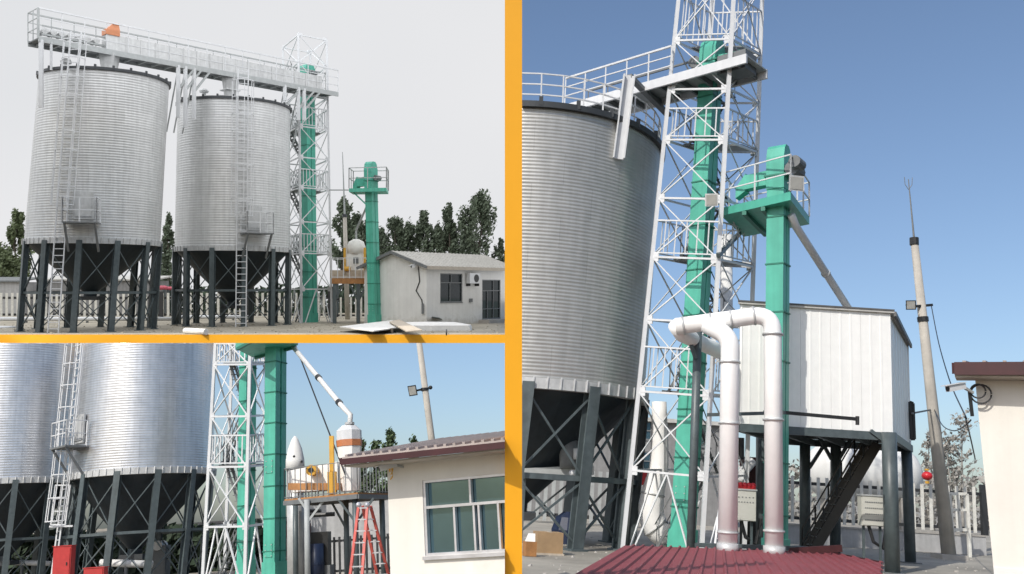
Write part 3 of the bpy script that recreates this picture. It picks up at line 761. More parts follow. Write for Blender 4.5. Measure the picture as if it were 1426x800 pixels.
for s0, s1 in ((-ov, Dp * .5), (Dp + ov, Dp * .5)):
    za = he - rg * ov / (Dp * .5) + .06; p = [c0 + b * s0 - e * .5 + Z * za, c0 + b * s0 + e * (W_ + .5) + Z * za, c0 + b * s1 + e * (W_ + .5) + Z * (he + rg + .06), c0 + b * s1 - e * .5 + Z * (he + rg + .06)]
    rf.hexa(p, [v + Z * .1 for v in p])
    for i in range(26): rf.bar(lerp(p[0], p[1], (i + .5) / 26) + Z * .12, lerp(p[3], p[2], (i + .5) / 26) + Z * .12, .1, .06)
ro = rf.part('roof', 'roof_sheet', hs)
fa = MB(); za = he - rg * ov / (Dp * .5) + .05
fa.obox(c0 - b * ov * -(-1) * 1.0 + e * W_ / 2 + Z * (za - .02) - b * 0.02, e, n, Z, W_ + 1.0, .06, .3); fa.part('fascia', 'soffit', ro)
bd = MB()
for s0 in (-ov, Dp + ov): bd.bar(c0 + b * s0 - e * .52 + Z * za, c0 + b * Dp * .5 - e * .52 + Z * (he + rg + .06), .06, .26)
bd.part('barge_board', 'dim_grey_paint', ro)
window(hs, c0, e, n, wr, .09, ((.45, 0, .68), (.5, .68, 1)), (.68,), 'dim_grey_paint', 'glass_dim')
dfr = window(hs, c0, e, n, dr, .09, ((.62, 0, 1), (.3, 0, .7)), (.72, .26), 'dim_grey_paint', 'glass_dim', name='door')
u0, u1, z0, z1 = rect(pl, 648, 381, 662.5, 395, c0, e, n)
ac = MB(); fbox(ac, c0, e, n, u0, u1, z0, z1, .12, .55); ac = ac.part('air_conditioner', 'white_paint', hs)
cc = c0 + e * lerp(u0, u1, .62) + n * .56; cc = V((cc.x, cc.y, (z0 + z1) / 2)); rr = (z1 - z0) * .38
MB().tube(cc - n * .01, cc + n * .02, rr, None, 16).part('fan_grille', 'black_paint', ac)
mb = MB(); fbox(mb, c0, e, n, u0 + .1, u0 + .16, z0 - .25, z0, 0, .5); fbox(mb, c0, e, n, u1 - .16, u1 - .1, z0 - .25, z0, 0, .5); mb.part('bracket', 'black_paint', ac)
u0, u1, z0, z1 = rect(pl, 653, 416, 657, 421, c0, e, n); mb = MB(); fbox(mb, c0, e, n, u0, u1, z0, z1, 0, .12); mb.part('meter_box', 'dim_grey_paint', hs)
g = lambda x, y: pl.hit(x, y, c0, e) - e * .06
MB().path([g(583, 372), g(585, 392), g(580, 405), g(588, 418), g(589, 432)], .05, 6).part('cable', 'black_paint', hs)
MB().box(g(589, 430), (.15, .5, .9)).part('meter_box', 'dim_grey_paint', hs)
cctv(pl, 'small white camera on the gable corner of the overcast house', g(582, 370) - e * .3, 1.6, (-.8, -.5, -.3))
fbm = MB(); fbox(fbm, c0, e, n, dr[0] - .5, W_, 0.004, .32, 0.003, 1.2); fbm.part('doorstep', 'concrete', hs)

# clutter on the ground
def slab(pl, name, label, cat, m, quad, th, lift=0.03, group=None):
    p = [V((v[0], v[1], v[2])) + Z * lift for v in quad]
    t = MB().hexa(p, [v + Z * th for v in p]); return t.solo(pl, name, label, cat, m, p[0], group)
G = lambda x, y, z=0.0: pl.on(x, y, z)
slab(pl, 'board', 'wide weathered board lying on top of a low stack in front of the small house', 'board', 'plywood', [G(542, 450, .5), G(556, 447, .55), G(588, 462, .42), G(566, 463.5, .35)], .08)
slab(pl, 'board', 'pale grey sheet lying flat beneath the weathered board', 'board', 'tarp_white', [G(473, 457, .3), G(545, 448, .4), G(575, 455, .3), G(520, 463, .25)], .08)
slab(pl, 'board', 'dark flat sheet leaning up in front of the house wall', 'board', 'steel_slate', [G(597, 446), G(622, 449), G(612, 444, .7), G(602, 442.5, .8)], .05)
slab(pl, 'board', 'small grey offcut on the ground near the house door', 'board', 'grey_paint', [G(634, 450), G(652, 450), G(650, 447, .2), G(640, 447, .2)], .06)
mb = MB(); c = G(603, 460)
mb.rings([[c + V((a * sx - .3 * (1 - sx), bb * sx, z)) for a, bb in ((-3.2, -.9), (0, -1.2), (3.0, -.8), (3.1, .6), (0, 1.0), (-3.2, .8))] for sx, z in ((1, 0), (.97, .4), (.6, .62), (.1, .66))], True, True, True)
t = thing(pl, 'covered_pile', 'low pile under a white tarpaulin in front of the small house', 'tarpaulin', c); mb.part('tarpaulin', 'tarp_white', t)
MB().tube(G(621, 463, .3), G(622.5, 463, .3), .22).part('pipe_end', 'black_paint', t)
slab(pl, 'timber_beam', 'short brown beam carrying the pale sheet', 'beam', 'bark', [G(528, 463.5), G(547, 465), G(549, 463), G(531, 461.5)], .35)
c = G(258, 461, .2); MB().tube(c, G(287, 462.5, .2), .22, None, 12).solo(pl, 'foam_roll', 'white roll lying on the ground in front of the smaller overcast silo', 'roll', 'tarp_white', c)
for x0, x1, y, Yq, r, lab in ((-6, 249, 444.5, 89, .19, 'long pale pipe lying low behind the larger overcast silo legs'), (249.5, 350, 441.8, 96, .19, 'pale pipe lying low behind the smaller overcast silo legs'), (-6, 21, 456.5, 77.5, .14, 'short pale pipe end beside the outer leg of the larger overcast silo')):
    p, q = pl.at(x0, y, Yq), pl.at(x1, y, Yq); t = thing(pl, 'air_pipe', lab, 'pipe', V((p.x, p.y, 0)), 'pipes in the overcast yard')
    MB().tube(p, q, r, None, 12).part('pipe_run', 'white_paint', t, True)
    L = (q - p).length
    for i in range(max(2, int(L / 5))):
        k = lerp(p, q, (i + .5) / max(2, int(L / 5))); MB().box(V((k.x, k.y, (k.z - r) / 2)), (.16, .2, k.z - r)).part('support', 'dim_grey_paint', t)
fence(pl, 'white picket fence at the back of the overcast yard behind the silos', 'fence', pl.col(-10, 104), pl.col(460, 104), 2.75, .62, .26, 'fence_white', (0.12, .8), 8, 'fence_iron')
fence(pl, 'white picket fence section seen beneath the overcast steel stand', 'fence', pl.col(464, 101), pl.col(600, 101), 2.3, .55, .2, 'fence_white', (0.15, .9), 8, 'fence_iron')
def cabin(pl, name, label, cat, x0, x1, Y, ytop, m, roof_m, group=None, dep=5.0):
    a, b = pl.col(x0, Y), pl.col(x1, Y); h = pl.at(x0, ytop, Y).z; t = thing(pl, name, label, cat, a, group)
    MB().hexa([a, b, b + V((0, dep, 0)), a + V((0, dep, 0))], [p + Z * h for p in (a, b, b + V((0, dep, 0)), a + V((0, dep, 0)))]).part('wall', m, t)
    rr = MB(); o = .35; p = [a + V((-o, -o, h)), b + V((o, -o, h)), b + V((o, dep + o, h + .5)), a + V((-o, dep + o, h + .5))]; rr.hexa(p, [v + Z * .18 for v in p]); rr.part('roof', roof_m, t)
    return t
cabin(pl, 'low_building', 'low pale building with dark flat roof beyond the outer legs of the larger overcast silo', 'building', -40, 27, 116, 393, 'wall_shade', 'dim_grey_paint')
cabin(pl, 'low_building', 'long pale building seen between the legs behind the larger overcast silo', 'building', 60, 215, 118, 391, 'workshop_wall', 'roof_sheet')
for x, y, Yq, w, h, lab in ((224, 401, 108, 13, 6, 'pink tank seen between the two overcast silos'), (476, 385, 106, 18, 15, 'pink banner panel seen through the overcast steel stand'), (237, 402, 109, 8, 5, 'small pink tank behind the smaller overcast silo legs')):
    p = pl.at(x, y, Yq); t = thing(pl, 'storage_tank', lab, 'tank', V((p.x, p.y, 0)), 'pink tanks')
    hw, hh = w / 2 * Yq / F, h / 2 * Yq / F
    MB().path([p + V((-hw - .25, 0, 0)), p + V((-hw, 0, 0)), p + V((hw, 0, 0)), p + V((hw + .25, 0, 0))], [hh * .5, hh, hh, hh * .5], 12).part('vessel', 'pink_panel', t, True)
    for s in (-1, 1): MB().box(V((p.x + s * hw * .7, p.y, (p.z - hh) / 2)), (.25, .3, p.z - hh + .1)).part('leg', 'steel_slate', t)
for x, y, lab in ((105, 459, 'blue drum standing among the larger overcast silo legs'),):
    p = pl.col(100, 95); t = thing(pl, 'drum', lab, 'barrel', p)
    MB().tube(p, p + Z * 2.4, .55, None, 14).part('body', 'blue_plastic', t, True)
    for z in (.8, 1.6): MB().tube(p + Z * z, p + Z * (z + .07), .58, None, 14).part('hoop', 'blue_plastic', t)
# trees behind
pop = lambda R: (lambda f: R * 1.25 * (math.sin(math.pi * min(1, f * .92 + .08)) ** .6) * (1.25 - .85 * f))
def treeat(pl, x, ytop, Y, wpx, m, label, seed, n=1500, leaf=.27, group='trees behind the overcast yard', bare=False, name='poplar_tree'):
    b = pl.col(x, Y); h = pl.at(x, ytop, Y).z
    return leafy(pl, name, label, 'tree', b, h, pop(wpx / 2 * Y / F), int(n * 2.6), leaf, m, group, h * .02, seed, bare, name == 'poplar_tree')
treeat(pl, 668, 271, 138, 54, 'leaf_haze', 'tallest dark poplar rising over the far end of the small house roof', 1, 2400)
treeat(pl, 626, 287, 140, 36, 'leaf_haze', 'slender poplar directly beside the tallest one above the house roof', 2, 1800)
treeat(pl, 590, 297, 142, 32, 'leaf_haze', 'slender poplar above the middle of the house roof', 3, 1600)
treeat(pl, 552, 309, 142, 44, 'leaf_haze', 'broad low poplar just above the house gable', 4, 1700)
treeat(pl, 478, 282, 137, 46, 'leaf_haze', 'broad dark tree between the lattice tower and the thin pole', 5, 2200)
treeat(pl, 512, 306, 139, 30, 'leaf_haze', 'dark tree half hidden behind the shorter overcast elevator', 6, 1300)
treeat(pl, 570, 316, 145, 40, 'leaf_haze', 'low rounded tree filling the gap above the house gable end', 31, 1500)
treeat(pl, 607, 318, 146, 34, 'leaf_haze', 'low rounded tree filling the gap over the house roof middle', 32, 1500)
treeat(pl, 646, 322, 146, 36, 'leaf_haze', 'low rounded tree filling the gap beside the tallest poplar', 33, 1500)
treeat(pl, 532, 322, 145, 30, 'leaf_haze', 'low tree just beyond the shorter overcast elevator trunk', 34, 1300)
treeat(pl, 497, 300, 141, 34, 'leaf_haze', 'dark tree close behind the thin pole of the overcast yard', 35, 1600)
treeat(pl, 697, 335, 144, 22, 'leaf_haze', 'small dark tree at the very end of the overcast tree row', 7, 900)
treeat(pl, 234, 300, 136, 22, 'leaf_haze', 'thin dark conifer in the gap between the two overcast silos', 8, 1200)
treeat(pl, 22, 296, 138, 38, 'leaf_pale', 'pale green willow beside the larger overcast silo', 9, 1800)
treeat(pl, 2, 352, 132, 40, 'leaf_pale', 'low pale green bush tree at the edge of the overcast yard', 10, 1300)
hb = MB(); rnd = random.Random(3)
for i in range(3800):
    x = rnd.uniform(-20, 600); Yq = rnd.uniform(122, 128); p = pl.col(x, Yq, rnd.random() ** 1.4 * (3.4 + 1.3 * noise.noise(V((x * .03, 0, 0)))))
    u = V((rnd.gauss(0, 1), rnd.gauss(0, 1), rnd.gauss(0, 1))).normalized(); v = u.orthogonal().normalized(); w = u.cross(v); s = rnd.uniform(.3, .7)
    hb.poly([p - v * s, p + w * s * .6, p + v * s, p - w * s * .6])
hb.solo(pl, 'undergrowth', 'dark green undergrowth behind the picket fence of the overcast yard', 'undergrowth', 'hedge_leaf', pl.col(250, 125), kind='stuff')
# ================================================================== yard in low sun (lower left of the collage)
pl = BL
G = lambda x, y, z=0.0: pl.on(x, y, z)
MB().poly([pl.col(-200, 6), pl.col(703, 6), pl.col(703, 420), pl.col(-200, 420)]).solo(pl, 'ground', 'dry earth yard below the sunlit silos of the lower scene', 'ground', 'yard', V((0, 40, 0)), kind='structure')
GS = 'sunlit silos of the lower scene'
silo(pl, 'front sunlit silo with bright vertical glare, beside the white lattice tower', 56, (200, 659, 93), (213, 430, 84), 3, GS, 'galvanised_bright', 0.145, ladder=(-50, .74, 3.6, 0), hatch=(-40, .245, 1.25, 1), cap=False, z_girt=.44, hop=.3, leg_w=.34, wave=.035, foot_dx=-.35)
silo(pl, 'rear sunlit silo cut by the picture edge, behind the caged ladder', 62, (19, 672, 84), (36, 430, 75), 0, GS, 'galvanised_bright', 0.16, ladder=(-16, .74, 5.2, 0), hatch=(-12, .22, 1.3, 1), cap=False, z_girt=.44, hop=.3, leg_w=.34, wave=.035, foot_dx=-.35)
# landing frame hung beside the lower ladder run
t = thing(pl, 'ladder_landing', 'small white mesh guard frame hanging beside the lower ladder of the front sunlit silo', 'ladder guard', pl.at(86, 730, 53))
m = MB(); A = [pl.at(77, 676, 53), pl.at(98, 676, 53), pl.at(91, 731, 53), pl.at(71, 731, 53)]
for i in range(4): m.bar(A[i], A[(i + 1) % 4], .07)
m.bar(lerp(A[0], A[1], .5), lerp(A[3], A[2], .5), .06)
for f in (.33, .66): m.bar(lerp(A[0], A[3], f), lerp(A[1], A[2], f), .06)
m.part('frame', 'white_paint', t); MB().bar(A[3] - Z * .1, A[2] - Z * .1 + V((.5, 0, 0)), .4, .1).part('step', 'white_paint', t)

# lattice tower
def up(x0, y0, x1, y1, Y):
    p = pl.col(x0, Y); q = pl.at(x1, y1, Y); return p, lerp(p, q, 1.06)
YA, YB, YC = 49.5, 47.0, 49.4
A0, A1 = up(282, 0, 300, 480, YA); B0, B1 = up(341, 0, 348.5, 480, YB); C0, C1 = up(370, 0, 371, 480, YC)
feet = [A0, B0, C0, A0 + C0 - B0]; tops = [A1, B1, C1, A1 + C1 - B1]
hz = tops[1].z
ts = [0.0] + [pl.at(346, y, YB).z / hz for y in (733, 650, 580, 508)] + [1.0]
tower(pl, 'white lattice stair tower between the front sunlit silo and the large green elevator', feet, tops, ts, (2, 4), .15, .075, bal=7)
p, q = pl.col(342, 49.2), pl.at(346, 440, 49.2)
elevator(pl, 'dark green bucket elevator standing inside the sunlit lattice tower of the lower scene', 'green bucket elevators', p, q, math.radians(25), .5, .36, .06, 7, head=0)
# near elevator
p, q = pl.col(382, 40), pl.at(384.5, 440, 40)
elevator(pl, 'large bright green bucket elevator in front of the sunlit lattice tower', 'green bucket elevators', p, q, math.radians(20), .55, .34, .12, 8, head=0)
zf = pl.at(352, 497, 41.5).z
c = [G(352, 498, zf), G(328, 486, zf), G(372, 462, zf), G(415, 481, zf)]
t = thing(pl, 'service_platform', 'green platform seen from below at the top of the large lower elevator', 'platform', c[0], 'elevator head platforms')
MB().hexa(c, [v + Z * .35 for v in c]).part('deck', 'green_paint', t)
for a, b in ((0, 3), (1, 2)): MB().bar(lerp(c[a], c[b], .06) - Z * .06, lerp(c[a], c[b], .94) - Z * .06, .12).part('deck_beam', 'green_seam', t)
t = thing(pl, 'grain_chute', 'grey slanting chute pipe from the large green elevator to the white cleaner', 'chute', pl.at(408, 483, 40), 'slanting chute pipes')
a, b, c2, d = pl.at(407, 482, 40), pl.at(478, 568, 35.6), pl.at(488, 578, 35.2), pl.at(487, 596, 35.2)
MB().path([a, b, c2, d], .1, 10).part('pipe_run', 'pale_pipe', t, True)
for f in (.55, .93): k = lerp(a, b, f); e_ = (b - a).normalized(); MB().tube(k - e_ * .1, k + e_ * .1, .13, None, 10).part('clamp', 'black_paint', t)
MB().tube(d + Z * .12, d + Z * .2, .18, None, 10).part('clamp', 'zinc', t)
MB().tube(pl.at(411, 480, 40), pl.at(481, 662, 34.5), .03, None, 5).solo(pl, 'guy_wire', 'thin dark cable slanting down from the large green elevator to the cleaner stand', 'cable', 'black_paint', pl.at(411, 480, 40))

# cleaner stand
zp = pl.at(498, 686, 34).z
q = [G(399, 689, zp), G(498, 686, zp)]
n_ = pl.at(498, 686, 34); lft = pl.col(396, 35.6, zp); rgt = pl.col(541, 36.5, zp); far = lft + rgt - n_
st = thing(pl, 'steel_stand', 'railed steel stand with orange deck edge carrying the white cleaner in the lower scene', 'platform', V((n_.x, n_.y, 0)), 'steel equipment stands')
qq = [lft, n_, rgt, far]
MB().hexa([p - Z * .1 for p in qq], qq).part('deck', 'rust_deck', st)
for i in range(4): MB().bar(qq[i] - Z * .14, qq[(i + 1) % 4] - Z * .14, .1, .16).part('deck_beam', 'dim_grey_paint', st)
for i in range(3):
    if i == 2: continue
    r = MB(); railing(r, [qq[i], qq[i + 1]], 1.12, .27, (.05, 1.0), .03); r.part('guard_rail', 'dim_grey_paint', st)
r = MB(); railing(r, [qq[2], qq[3], qq[0]], 1.12, .27, (.05, 1.0), .03); r.part('guard_rail', 'fence_iron', st)
for p, m in ((pl.col(428.5, 34.9), 'grey_paint'), (pl.col(497, 34.3), 'steel_slate'), (pl.col(535, 36.3), 'steel_slate'), (pl.col(484, 37), 'steel_slate'), (pl.col(412, 37.4), 'steel_slate')):
    MB().tube(p, V((p.x, p.y, zp - .1)), .105, None, 12).part('leg', m, st, True)
    MB().box(p + Z * .02, (.4, .4, .04)).part('base_plate', 'dim_grey_paint', st)
for x0, y0, x1, y1, Y, m in ((428, 728, 453, 694, 34.9, 'grey_paint'), (428, 712, 416, 694, 34.9, 'grey_paint'), (497, 730, 470, 694, 34.4, 'steel_slate'), (497, 728, 520, 694, 34.6, 'steel_slate'), (484, 740, 462, 700, 37, 'steel_slate')):
    MB().bar(pl.at(x0, y0, Y), pl.at(x1, y1, Y), .08).part('knee_brace', m, st)
# cleaner
cx = 488; Yc = 35.3; base = pl.col(cx, Yc, zp)
cl = thing(pl, 'grain_cleaner', 'white cleaner with orange band and yellow column standing on the lower railed stand', 'machine', base, 'grain cleaners')
def H(y): return pl.at(cx, y, Yc).z
sc_ = Yc / F
def rg8(w, z, n=8, off=.39): return [V((base.x + w * sc_ * math.cos(off + 2 * math.pi * i / n), base.y + w * sc_ * math.sin(off + 2 * math.pi * i / n), z)) for i in range(n)]
MB().rings([rg8(17.5, H(613)), rg8(17.5, H(600)), rg8(10, H(593)), rg8(4.5, H(591))], True, True, True).part('hood', 'white_paint', cl)
MB().rings([rg8(17.8, H(622)), rg8(18.4, H(613.2))], True, True, True).part('band', 'motor_orange', cl)
MB().rings([rg8(13, H(684)), rg8(15, H(650)), rg8(17, H(622.2))], True, True, True).part('body', 'clad_white', cl)
p = pl.col(463, 35.0, zp)
MB().box(p + Z * ((H(607) - zp) / 2), (.16, .16, H(607) - zp)).part('column', 'yellow_paint', cl)
MB().box(p + Z * .45, (.3, .3, .8)).part('column_foot', 'yellow_paint', cl)
a, b = pl.at(402, 664, 36), pl.at(470, 660, 35.6)
MB().hexa([V((a.x, a.y, zp + .25)), V((b.x, b.y, zp + .25)), V((b.x, b.y + .9, zp + .25)), V((a.x, a.y + .9, zp + .25))], [V((a.x, a.y, H(648))), V((b.x, b.y, H(641))), V((b.x, b.y + .9, H(641))), V((a.x, a.y + .9, H(648)))]).part('sieve_box', 'clad_white', cl)
p = pl.at(433, 655, 35.2); MB().tube(p, p + V((0, .5, 0)), .2, None, 14).part('motor', 'yellow_paint', cl); MB().tube(p - V((0, .02, 0)), p + V((0, .05, 0)), .1, None, 12).part('motor_hub', 'black_paint', cl)
MB().bar(pl.at(404, 678, 35.5), pl.at(474, 678, 35.0), .3, .25).part('bed_frame', 'rust_deck', cl)
p = pl.at(411, 650, 38); t = thing(pl, 'cyclone', 'pale grey pointed cyclone hood rising behind the large green elevator', 'dust cyclone', V((p.x, p.y, 0)))
rr = lambda y, w: [V((p.x + w * 38 / F * math.cos(2 * math.pi * i / 18), p.y + w * 38 / F * math.sin(2 * math.pi * i / 18), pl.at(411, y, 38).z)) for i in range(18)]
MB().rings([rr(655, 13), rr(640, 12.5), rr(625, 9.5), rr(612, 4.5), rr(607.5, 1.2)], True, True, True).part('hood', 'plaster_grey', t, True)
for x, y in ((409.5, 636), (420, 643)):
    k = pl.at(x, y, 38 - .33); MB().ball(k, .05).part('port', 'black_paint', t)
MB().tube(V((p.x, p.y, 0)), V((p.x, p.y, pl.at(411, 655, 38).z)), .34, None, 12).part('duct', 'zinc', t, True)
# under the stand
t = thing(pl, 'blower', 'dark blower machine in the shade under the lower railed stand', 'machine', pl.col(430, 39))
MB().box(pl.col(447, 39, 1.3), (.7, .7, 1.3)).part('body', 'black_paint', t); MB().box(pl.col(447, 39, .35), (.9, .8, .6)).part('plinth', 'dim_grey_paint', t)
MB().path([pl.at(447, 712, 39), pl.at(420, 712, 39), pl.at(407, 716, 38.8), pl.at(406, 730, 38.8)], .09, 8).part('hose', 'black_paint', t)
MB().tube(pl.at(430, 718, 38.6), pl.at(466, 716, 38.6), .09).part('shaft', 'black_paint', t)
p = pl.col(440, 38.5); t = thing(pl, 'drum', 'blue drum in the shade behind the pale stand leg of the lower scene', 'barrel', p)
MB().tube(p, p + Z * 1.5, .33, None, 14).part('body', 'blue_plastic', t, True); MB().tube(p + Z * .7, p + Z * .78, .35, None, 14).part('hoop', 'blue_plastic', t)
a, b = pl.col(402, 52), pl.col(552, 52); h = pl.at(470, 699, 52).z
t = thing(pl, 'boundary_wall', 'pale wall standing behind the lower railed stand', 'wall', a)
MB().hexa([a, b, b + V((0, .24, 0)), a + V((0, .24, 0))], [v + Z * h for v in (a, b, b + V((0, .24, 0)), a + V((0, .24, 0)))]).part('wall', 'wall_shade', t)
MB().hexa([v + Z * h for v in (a + V((-.1, -.1, 0)), b + V((.1, -.1, 0)), b + V((.1, .34, 0)), a + V((-.1, .34, 0)))], [v + Z * (h + .15) for v in (a + V((-.1, -.1, 0)), b + V((.1, -.1, 0)), b + V((.1, .34, 0)), a + V((-.1, .34, 0)))]).part('coping', 'concrete', t)
p = pl.col(416, 51.6); MB().box(p + Z * 2.2, (1.3, .3, .7)).solo(pl, 'red_box', 'dull red box behind the pale leg of the lower railed stand', 'box', 'fascia_red', p)
hh = pl.at(470, 748, 43).z
fence(pl, 'black iron picket fence behind the red stepladder', 'fence', pl.col(402, 43), pl.col(556, 43), hh, .24, .1, 'fence_iron', (.15, .9), 2.6)
fence(pl, 'dark iron fence running behind the sunlit silo legs', 'fence', pl.col(-20, 71), pl.col(372, 71), 2.6, .42, .2, 'fence_iron', (.15, .9), 5)
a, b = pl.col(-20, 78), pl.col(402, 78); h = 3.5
t = thing(pl, 'boundary_wall', 'dim wall standing in for the shade behind the sunlit silo legs', 'wall', a)
MB().hexa([a, b, b + V((0, .3, 0)), a + V((0, .3, 0))], [v + Z * h for v in (a, b, b + V((0, .3, 0)), a + V((0, .3, 0)))]).part('wall', 'dim_grey_paint', t)  # wall is sunlit; its dim colour stands in for shade
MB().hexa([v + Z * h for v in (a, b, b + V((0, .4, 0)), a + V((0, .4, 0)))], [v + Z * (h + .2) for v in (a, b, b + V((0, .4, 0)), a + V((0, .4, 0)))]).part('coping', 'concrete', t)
hb = MB(); rnd = random.Random(5)  # dark shrubs added in place of the shade behind the silos
for i in range(4200):
    p = pl.col(rnd.uniform(-20, 560), rnd.uniform(67.5, 70.5), 0); p.z = rnd.random() ** .8 * (3.2 + 1.2 * noise.noise(V((p.x * .25, 1, 0))))
    u = V((rnd.gauss(0, 1), rnd.gauss(0, 1), rnd.gauss(0, 1))).normalized(); v = u.orthogonal().normalized(); w = u.cross(v); s = rnd.uniform(.25, .55)
    hb.poly([p - v * s, p + w * s * .6, p + v * s, p - w * s * .6])
tlm = MB()
for i in range(5200):
    p = V((rnd.uniform(-75, 75), rnd.uniform(-74, -66), 0)); p.z = rnd.random() ** .8 * (6.0 + 2.6 * noise.noise(V((p.x * .12, 5, 0))))
    u = V((rnd.gauss(0, 1), rnd.gauss(0, 1), rnd.gauss(0, 1))).normalized(); v = u.orthogonal().normalized(); w = u.cross(v); s = rnd.uniform(.4, .9)
    tlm.poly([p - v * s, p + w * s * .6, p + v * s, p - w * s * .6])
tlm.solo(pl, 'undergrowth', 'dark treeline mirrored in the panes of the lower house window', 'undergrowth', 'hedge_leaf', V((0, -70, 0)), kind='stuff')
hb.solo(pl, 'undergrowth', 'dark green shrubs along the fence, added to stand in for shade behind the sunlit silos', 'undergrowth', 'hedge_leaf', pl.col(250, 81), kind='stuff')
# pipes and boxes under the silos
for x0, x1, y, Yq, r, lab in ((-8, 70, 783, 63, .16, 'white ground pipe run beneath the rear sunlit silo'), (140, 212, 784, 53.2, .2, 'white ground pipe run beneath the front sunlit silo')):
    p, q = pl.at(x0, y, Yq), pl.at(x1, y + 2, Yq); t = thing(pl, 'air_pipe', lab, 'pipe', V((p.x, p.y, 0)), 'white pipes under the sunlit silos')
    MB().tube(p, q, r, None, 12).part('pipe_run', 'pale_pipe', t, True)
    for f in (.1, .5, .9):
        k = lerp(p, q, f); e_ = (q - p).normalized(); MB().tube(k - e_ * .06, k + e_ * .06, r * 1.2, None, 12).part('collar', 'zinc', t)
        MB().box(V((k.x, k.y, max(.05, (k.z - r) / 2))), (.14, .2, max(.1, k.z - r))).part('support', 'dim_grey_paint', t)
for x0, x1, y0, Yq, lab in ((75, 99, 762, 49.5, 'tall red steel cabinet in front of the sunlit silo legs'), (119, 146, 792, 49, 'low red steel cabinet beside the tall red one')):
    p = pl.col((x0 + x1) / 2, Yq); w = (x1 - x0) * Yq / F; h = pl.at(x0, y0, Yq).z
    t = thing(pl, 'electric_cabinet', lab, 'cabinet', p, 'red cabinets under the sunlit silos')
    MB().box(p + Z * h / 2, (w, .5, h)).part('body', 'red_paint', t)
    d = MB().box(p + V((0, -.27, h * .52)), (w * .9, .03, h * .86)).part('door', 'red_paint', t)
    MB().box(p + V((w * .3, -.3, h * .6)), (.05, .03, .16)).part('handle', 'black_paint', d)
    MB().box(p + Z * (h + .02), (w * 1.08, .58, .04)).part('lid', 'red_paint', t)
for x, y, Yq, lab in ((222, 755, 60, 'grey machine housing in the shade beneath the front sunlit silo'),):
    p = pl.col(x, Yq); h = pl.at(x, y, Yq).z; t = thing(pl, 'gearbox', lab, 'machine', p)
    MB().box(p + Z * h * .45, (1.0, .9, h * .9)).part('housing', 'dim_grey_paint', t); MB().tube(p + V((0, -.5, h * .9)), p + V((0, .5, h * .9)), .3, None, 12).part('motor', 'zinc', t)

# red stepladder
t = thing(pl, 'stepladder', 'red and aluminium stepladder standing open beside the white house', 'stepladder', pl.col(505, 24))
Yl = 24.0
def leg(x0, x1, Y0, Y1): # from top column to the column at row 800, run on to the ground
    p = pl.at(x0, 705, Y0); q = pl.at(x1, 800, lerp(Y0, Y1, .7)); return p, p + (q - p) * (p.z / (p.z - q.z))
fl = MB(); P1, Q1 = leg(499.5, 488, 24, 23.4); P2, Q2 = leg(511.5, 504.5, 24, 23.4); P3, Q3 = leg(505, 525, 24.15, 25.4); P4, Q4 = leg(516, 541, 24.15, 25.4)
for a, b, nm in ((P1, Q1, 1), (P2, Q2, 1), (P3, Q3, 2), (P4, Q4, 2)): MB().bar(a, b, .07, .045).part('rail', 'ladder_red', t)
for (a, b, c, d) in ((P1, Q1, P2, Q2), (P3, Q3, P4, Q4)):
    for i in range(9): MB().bar(lerp(a, b, .02 + i * .117), lerp(c, d, .02 + i * .117), .055, .03).part('rung', 'aluminium', t)
for a in (P1, P2): MB().ball(a + Z * .03, .07).part('hinge', 'aluminium', t)

# white house with red eaves
cA = pl.col(546.5, 16.3); cB = pl.at(712, 700, 15.4); cB.z = 0
e = (cB - cA).normalized(); n = V((e.y, -e.x, 0)); W_ = (cB - cA).length
he = pl.at(549, 648, 16.3).z; Dp = 5.5; b = -n
hs = thing(pl, 'yard_house', 'white rendered house with red eaves and large sliding window in the lower scene', 'house', cA, 'white yard houses')
wr = rect(pl, 592, 772.5, 745, 665.5, cA, e, n)
a_, b_ = pl.hit(592, 775, cA, n), pl.hit(592, 669, cA, n)
wr = ((a_ - cA).dot(e), W_ + 2.0, a_.z, b_.z)
wall(MB(), cA, e, n, 0, W_ + 2.4, 0, he, [wr]).part('front_wall', 'plaster', hs)
MB().hexa([cA - n * .24, cA + e * .24 - n * .24, cA + e * .24 + b * Dp, cA + b * Dp], [p + Z * he for p in (cA - n * .24, cA + e * .24 - n * .24, cA + e * .24 + b * Dp, cA + b * Dp)]).part('side_wall', 'plaster', hs)
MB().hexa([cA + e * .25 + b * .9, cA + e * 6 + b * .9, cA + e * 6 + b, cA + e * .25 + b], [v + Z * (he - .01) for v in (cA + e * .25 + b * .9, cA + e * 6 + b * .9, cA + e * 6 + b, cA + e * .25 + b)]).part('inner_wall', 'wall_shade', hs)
lo = .62; zo = he - .02; sl = .14
ed = [cA - e * .5 + n * lo, cA + e * (W_ + 3) + n * lo]; rdg = [v - n * (lo + Dp * .52) + Z * (sl * (lo + Dp * .52)) for v in ed]
R0_ = [ed[0] + Z * (zo + .12), ed[1] + Z * (zo + .12), rdg[1] + Z * (zo + .12), rdg[0] + Z * (zo + .12)]
rf = MB(); rf.hexa(R0_, [v + Z * .06 for v in R0_])
for i in range(34): rf.bar(lerp(R0_[0], R0_[1], (i + .5) / 34) + Z * .075, lerp(R0_[3], R0_[2], (i + .5) / 34) + Z * .075, .05, .05)
bk = [R0_[3], R0_[2], R0_[2] - n * Dp * .6 - Z * sl * Dp * .6, R0_[3] - n * Dp * .6 - Z * sl * Dp * .6]; rf.hexa(bk, [v + Z * .06 for v in bk])
ro = rf.part('roof', 'roof_tan', hs)
MB().bar(R0_[0] + n * .03 - Z * .02, R0_[1] + n * .03 - Z * .02, .04, .10).part('fascia', 'fascia_red', ro)
